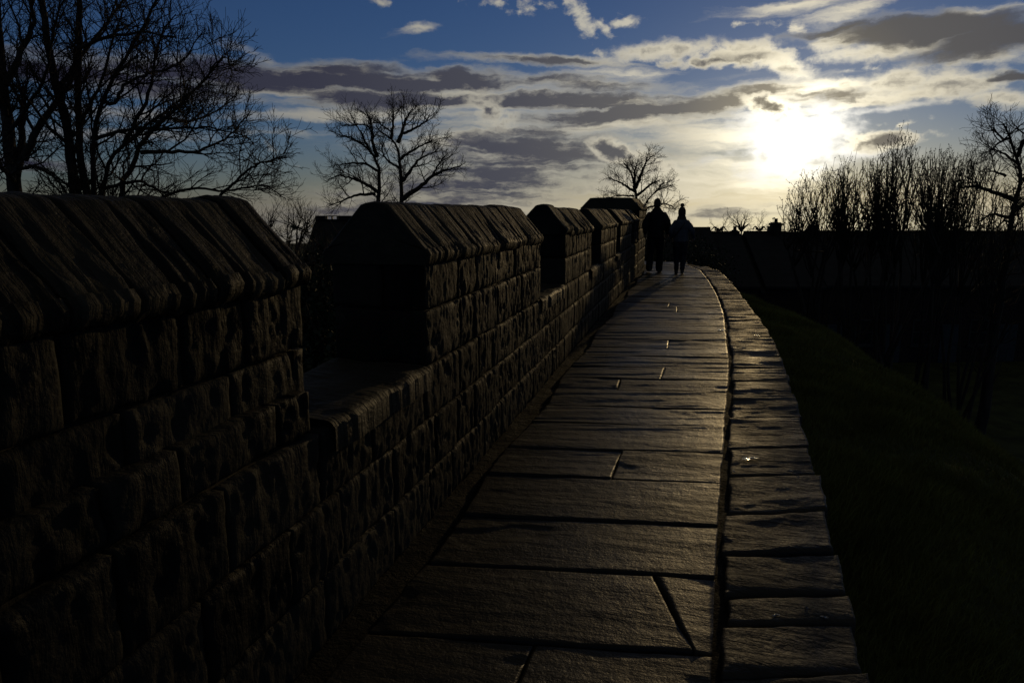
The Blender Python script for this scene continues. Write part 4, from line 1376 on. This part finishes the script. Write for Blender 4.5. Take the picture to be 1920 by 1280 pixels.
def person(label, foot, az, H, P, group):
    """P: pose and clothing. Local frame: x right, y ahead (the way they walk), z up, for a body 1.80 m tall"""
    k = H / 1.80
    ca, sa = math.cos(-az), math.sin(-az)
    def W(V):
        V = np.asarray(V, float) * k
        return np.stack([foot[0] + V[:, 0] * ca - V[:, 1] * sa, foot[1] + V[:, 0] * sa + V[:, 1] * ca, foot[2] + V[:, 2]], 1)
    root = thing('person', label, 'person', foot, group)
    def put(M, name, mat, parent=root):
        M.V = [W(v) for v in M.V]
        return M.build(name, mat, parent)
    sh, hp = P['sh'], P['hip']
    B = Mesh()
    # trunk, neck and limbs
    loft(B, [(0, 0, 0.83, 0.01, 0.01), (0, 0, 0.84, hp * 0.75, 0.09), (0, 0, 0.93, hp * 0.98, 0.115), (0, -0.005, 1.08, hp * 0.80, 0.095), (0, -0.01, 1.28, 0.155, 0.115),
             (0, -0.015, 1.39, 0.165, 0.095), (0, -0.015, 1.45, 0.120, 0.075), (0, 0.0, 1.50, 0.062, 0.062), (0, 0.01, 1.60, 0.055, 0.058), (0, 0.01, 1.61, 0.004, 0.004)])
    for s, n in ((-1, 'l'), (1, 'r')):
        L = P['leg_' + n]; A = P['arm_' + n]
        kn, an, to = np.array(L['knee']), np.array(L['ankle']), np.array(L['toe'])
        limb(B, [(s * 0.09, 0, 0.90), (kn + np.array((s * 0.09, 0, 0.9))) / 2, kn, kn * 0.66 + an * 0.34 + np.array((0, -0.02, 0)), an], [0.095, 0.085, 0.058, 0.058, 0.040])
        limb(B, [an, (an + to) / 2 + np.array((0, 0, 0.005)), to], [0.040, 0.038, 0.030], 10)
        limb(B, [(s * sh * 0.9, -0.01, 1.42), (np.array((s * sh, -0.01, 1.42)) + np.array(A['elbow'])) / 2, A['elbow'], A['wrist']], [0.062, 0.050, 0.042, 0.028])
        w, p = np.array(A['wrist']), np.array(A['palm'])
        limb(B, [w, (w + p) / 2, p + unit(p - w) * 0.02], [0.028, 0.036, 0.036], 10)
    # face
    loft(B, [(0, 0.05, 1.555, 0.01, 0.01), (0, 0.04, 1.565, 0.045, 0.050), (0, 0.022, 1.61, 0.066, 0.082), (0, 0.008, 1.66, 0.074, 0.094), (0, 0.0, 1.71, 0.077, 0.098), (0, 0.0, 1.755, 0.066, 0.084), (0, 0.0, 1.79, 0.036, 0.045), (0, 0, 1.797, 0.004, 0.004)])
    V, Q, T = skin({'a': (0, 0.098, 1.675, 0.011), 'b': (0, 0.118, 1.645, 0.014), 'c': (0, 0.102, 1.630, 0.013)}, [('a', 'b'), ('b', 'c')], 'a', 1); B.add(V, Q, T)
    V, Q, T = skin({'a': (-0.025, 0.098, 1.598, 0.006), 'b': (0, 0.106, 1.600, 0.008), 'c': (0.025, 0.098, 1.598, 0.006)}, [('a', 'b'), ('b', 'c')], 'a', 1); B.add(V, Q, T)
    for s in (-1, 1):
        ball(B, (s * 0.032, 0.092, 1.685), (0.014, 0.012, 0.011), 3, 0, 12, 8)
        V, Q, T = skin({'a': (s * 0.070, 0.0, 1.690, 0.008), 'b': (s * 0.077, -0.008, 1.672, 0.010), 'c': (s * 0.070, 0.0, 1.650, 0.007)}, [('a', 'b'), ('b', 'c')], 'a', 1); B.add(V, Q, T)
    # fingers, curled, and the thumb
    for s, n in ((-1, 'l'), (1, 'r')):
        A = P['arm_' + n]
        w = np.array(A['wrist']); p = np.array(A['palm'])
        d = unit(p - w)
        fwd = unit(np.array([0, 1, 0.0]) - d * d[1])
        inn = unit(np.cross(d, fwd)) * (1 if np.cross(d, fwd)[0] * -s > 0 else -1)
        for i, (off, ln) in enumerate(((0.030, 0.068), (0.010, 0.078), (-0.010, 0.073), (-0.029, 0.058))):
            o = p + fwd * off + d * 0.012
            b1 = o + d * 0.038; b2 = b1 + unit(d + inn * 0.5) * ln * 0.45; b3 = b2 + unit(d + inn * 1.3) * ln * 0.38
            V, Q, T = skin({'a': (*o, 0.0095), 'b': (*b1, 0.009), 'c': (*b2, 0.0082), 'd': (*b3, 0.0070)}, [('a', 'b'), ('b', 'c'), ('c', 'd')], 'a', 1); B.add(V, Q, T)
        o = w + d * 0.03 + fwd * 0.020
        b1 = o + unit(d + fwd * 0.9) * 0.045; b2 = b1 + unit(d + fwd * 0.3 + inn * 0.2) * 0.034
        V, Q, T = skin({'a': (*o, 0.012), 'b': (*b1, 0.0105), 'c': (*b2, 0.008)}, [('a', 'b'), ('b', 'c')], 'a', 1); B.add(V, Q, T)
    put(fuse(B, 0.0075, 2), 'body', M_SKIN)
    # jacket
    hem = P['hem']; jw = P['jw']
    J = Mesh()
    loft(J, [(0, 0, hem + 0.012, 0.01, 0.01), (0, 0, hem, hp * 1.16, 0.145), (0, 0, hem + 0.02, hp * 1.20, 0.152), (0, 0, 1.00, hp * 1.20, 0.152), (0, -0.01, 1.14, jw * 1.0, 0.145), (0, -0.015, 1.29, jw * 1.04, 0.155),
             (0, -0.02, 1.38, jw * 1.00, 0.140), (0, -0.018, 1.445, jw * 0.93, 0.120), (0, -0.01, 1.495, jw * 0.66, 0.105), (0, 0.0, P['collar'] - 0.02, 0.084, 0.090), (0, 0.0, P['collar'], 0.080, 0.086), (0, 0.0, P['collar'] + 0.004, 0.004, 0.004)])
    for s, n in ((-1, 'l'), (1, 'r')):
        A = P['arm_' + n]
        w = np.array(A['wrist']); el = np.array(A['elbow']); so = np.array((s * sh * 0.86, -0.015, 1.375))
        limb(J, [so, (so + el) / 2 + np.array((s * 0.012, 0, 0.01)), el, w * 0.95 + el * 0.05], [0.088, 0.080, 0.070, 0.050])
    J = fuse(J, 0.013, 5)
    V = J.V[0]
    J.V[0] = V + (0.005 * fbm(V * 8 + P['seed'], 3) + 0.006 * fbm(V * np.array([5, 5, 19]) + 9, 3))[:, None] * unit_rows(V * np.array([1, 1, 0]))
    jo = put(J, 'jacket', P['m_jacket'])
    # trousers
    J = Mesh()
    f = P['fat']
    loft(J, [(0, 0, 0.80, 0.01, 0.01), (0, -0.005, 0.81, hp * 0.9, 0.115), (0, -0.008, 0.90, hp * 1.08, 0.140), (0, -0.005, 1.00, hp * 1.0, 0.125), (0, 0, 1.03, hp * 0.92, 0.115), (0, 0, 1.031, 0.01, 0.01)])
    for s, n in ((-1, 'l'), (1, 'r')):
        L = P['leg_' + n]
        kn = np.array(L['knee']); an = np.array(L['ankle'])
        limb(J, [(s * 0.092, -0.005, 0.86), (np.array((s * 0.098, 0, 0.86)) + kn) / 2, kn, kn * 0.5 + an * 0.5 + np.array((0, -0.012, 0)), an + np.array((0, 0, P['cuffz']))],
             [0.112 * f, 0.102 * f, 0.082 * f, 0.080 * P['cuff'], 0.076 * P['cuff']])
    J = fuse(J, 0.011, 4)
    V = J.V[0]
    J.V[0] = V + 0.006 * np.stack([fbm(V * np.array([9, 9, 16]) + 2 + P['seed'], 3), fbm(V * np.array([9, 9, 16]) + 33, 3), 0 * V[:, 0]], 1)
    put(J, 'trousers', P['m_trousers'])
    # shoes
    for n in ('l', 'r'):
        L = P['leg_' + n]
        an = np.array(L['ankle']); to = np.array(L['toe'])
        d = unit((to - an) * np.array([1, 1, 0]))
        heel = an - d * 0.055 + np.array((0, 0, -0.045)); mid = (an + to) / 2 + np.array((0, 0, -0.012))
        tip = to + d * 0.035
        J = Mesh()
        limb(J, [an + np.array((0, 0, P['boot'])), an, an - d * 0.02 + np.array((0, 0, -0.03))], [0.058, 0.055, 0.050], 10)
        limb(J, [heel, mid, tip], [0.046, 0.050, 0.040], 14)
        J = fuse(J, 0.009, 3)
        V = J.V[0]
        lift = L.get('lift', 0.0)
        V[:, 2] = np.maximum(V[:, 2], L.get('floor', 0.0) + 0.002)
        put(J, 'shoe', P['m_shoe'])
    return root, put, jo

M_NAVY = cloth('dark padded jacket cloth', (0.008, 0.008, 0.009), (0.018, 0.018, 0.020))
M_TROU = cloth('dark trouser cloth', (0.007, 0.007, 0.008), (0.016, 0.016, 0.018))
M_PALE = cloth('grey blue coat cloth', (0.050, 0.053, 0.062), (0.080, 0.084, 0.095))
M_JEAN = cloth('dark denim', (0.010, 0.011, 0.015), (0.022, 0.024, 0.030))
M_SHOE = plain_mat('dark shoe leather', (0.010, 0.009, 0.008), (0.022, 0.020, 0.018), 12, 0.5, 0, 1, 0.4)
M_HAIR = plain_mat('short dark hair', (0.010, 0.008, 0.006), (0.025, 0.020, 0.016), 40, 0.6, 0.004, 120, 0.3, (1, 1, 0.4))
M_KNIT = plain_mat('knitted wool', (0.030, 0.024, 0.024), (0.060, 0.048, 0.046), 60, 0.95, 0.006, 110, 0.1)
M_STRAP = plain_mat('bag leather', (0.012, 0.009, 0.007), (0.025, 0.019, 0.015), 12, 0.5, 0, 1, 0.4)

AZP = math.radians(14.0)
man_foot = at(1227.5, 510.5); man_foot.z = 0.006
Pm = dict(sh=0.205, hip=0.165, jw=0.215, hem=0.84, collar=1.590, fat=1.05, cuff=1.12, cuffz=-0.01, boot=0.05, seed=3,
          leg_l=dict(knee=(-0.115, 0.02, 0.50), ankle=(-0.135, -0.12, 0.115), toe=(-0.155, 0.045, 0.055), floor=0.0),
          leg_r=dict(knee=(0.105, 0.06, 0.49), ankle=(0.100, 0.10, 0.085), toe=(0.125, 0.26, 0.040), floor=0.0),
          arm_l=dict(elbow=(-0.285, -0.07, 1.17), wrist=(-0.270, 0.06, 0.95), palm=(-0.265, 0.10, 0.88)),
          arm_r=dict(elbow=(0.285, -0.07, 1.17), wrist=(0.275, 0.08, 0.96), palm=(0.268, 0.13, 0.90)),
          m_jacket=M_NAVY, m_trousers=M_TROU, m_shoe=M_SHOE)
man, put, jo = person('taller walker with short hair, dark jacket and loose dark trousers, nearest the parapet', tuple(man_foot), AZP, 1.86, Pm, None)
J = Mesh(); loft(J, [(0, -0.040, 1.575, 0.060, 0.034), (0, -0.030, 1.62, 0.077, 0.070), (0, -0.012, 1.67, 0.085, 0.092), (0, -0.002, 1.72, 0.085, 0.102), (0, 0.0, 1.765, 0.072, 0.088), (0, 0.0, 1.795, 0.046, 0.058), (0, 0, 1.806, 0.020, 0.025), (0, 0, 1.808, 0.003, 0.003)], 30, 0.003)
put(J, 'hair', M_HAIR)

wom_foot = at(1273.5, 513.8); wom_foot.z = 0.006
Pw_ = dict(sh=0.180, hip=0.172, jw=0.205, hem=0.88, collar=1.575, fat=1.08, cuff=0.86, cuffz=0.06, boot=0.06, seed=8,
           leg_l=dict(knee=(-0.090, 0.05, 0.49), ankle=(-0.085, 0.02, 0.085), toe=(-0.100, 0.17, 0.040), floor=0.0),
           leg_r=dict(knee=(0.085, 0.03, 0.49), ankle=(0.075, -0.07, 0.10), toe=(0.085, 0.085, 0.042), floor=0.0),
           arm_l=dict(elbow=(-0.285, -0.06, 1.17), wrist=(-0.255, 0.10, 0.99), palm=(-0.245, 0.16, 0.94)),
           arm_r=dict(elbow=(0.310, -0.05, 1.17), wrist=(0.335, 0.12, 1.00), palm=(0.335, 0.18, 0.95)),
           m_jacket=M_PALE, m_trousers=M_JEAN, m_shoe=M_SHOE)
wom, put, jo = person('shorter walker in a bobble hat and greyish coat with a strap across the back', tuple(wom_foot), AZP, 1.62, Pw_, None)
J = Mesh(); loft(J, [(0, 0.0, 1.600, 0.092, 0.104), (0, 0.0, 1.640, 0.103, 0.118), (0, 0.002, 1.70, 0.104, 0.118), (0, 0.0, 1.765, 0.093, 0.104), (0, 0.0, 1.815, 0.062, 0.070), (0, 0, 1.842, 0.030, 0.032), (0, 0, 1.846, 0.003, 0.003)], 30, 0.005)
hat = put(J, 'bobble_hat', M_KNIT)
J = Mesh(); ball(J, (0, 0, 1.880), (0.054, 0.054, 0.050), 5, 0.18, 28, 20); put(J, 'bobble', M_KNIT, hat)
J = Mesh(); loft(J, [(0, -0.01, 1.455, 0.120, 0.105), (0, -0.005, 1.50, 0.128, 0.118), (0, 0.0, 1.56, 0.112, 0.112), (0, 0.005, 1.605, 0.092, 0.098), (0, 0.005, 1.612, 0.070, 0.075)], 30, 0.008)
put(J, 'scarf', M_KNIT)
J = Mesh()
line = bend(np.array([(0.120, -0.02, 1.475), (0.10, -0.135, 1.41), (0.0, -0.180, 1.28), (-0.12, -0.150, 1.10), (-0.205, -0.06, 0.99)]), 18)
tubes(J, [(line, np.full(18, 0.016))], 8); strap = put(J, 'bag_strap', M_STRAP)

# ------------------------------------------------------------------ turf on the bank beside the walk
def build_grass():
    r = np.random.default_rng(77)
    n = 420000
    # along the walk, most of it near
    y = 1.0 + 23 * r.random(n) ** 1.25
    e = 7.0 * r.random(n) ** 1.3
    x = np.interp(y, O_C[:, 1], O_C[:, 0]) + 0.02 + e
    z = ground_z(x, y)
    cl = fbm(np.stack([x * 0.9, y * 0.9, 0 * x], 1), 3)
    keep = (r.random(n) < np.clip(0.62 + 0.5 * cl, 0.15, 1)) 
    x, y, z, cl = x[keep], y[keep], z[keep], cl[keep]
    n = len(x)
    h = (0.045 + 0.05 * r.random(n)) * (1 + 0.6 * np.clip(cl, -0.6, 1.2)) * (1 + 0.035 * y)
    a = r.random(n) * 6.283
    lean = np.stack([np.cos(a), np.sin(a), np.zeros(n)], 1) * (h * (0.2 + 0.7 * r.random(n)))[:, None]
    side = np.stack([-np.sin(a + 1.2), np.cos(a + 1.2), np.zeros(n)], 1) * (0.0022 + 0.00045 * y)[:, None]
    o = np.stack([x, y, z - 0.01], 1)
    up = np.array([0, 0, 1.0]) * h[:, None]
    V = np.stack([o - side, o + side, o + side * 0.6 + up * 0.6 + lean * 0.4, o + up + lean, o - side * 0.6 + up * 0.6 + lean * 0.4], 1)
    k = np.arange(n)[:, None] * 5
    M = Mesh()
    M.add(V.reshape(-1, 3), Q=k + np.array([[0, 1, 2, 4]]), T=k + np.array([[4, 2, 3]]))
    tag(M.build('grass', M_GRASS), 'rough turf on the shoulder of the bank right of the kerb', 'grass', kind='stuff')
build_grass()
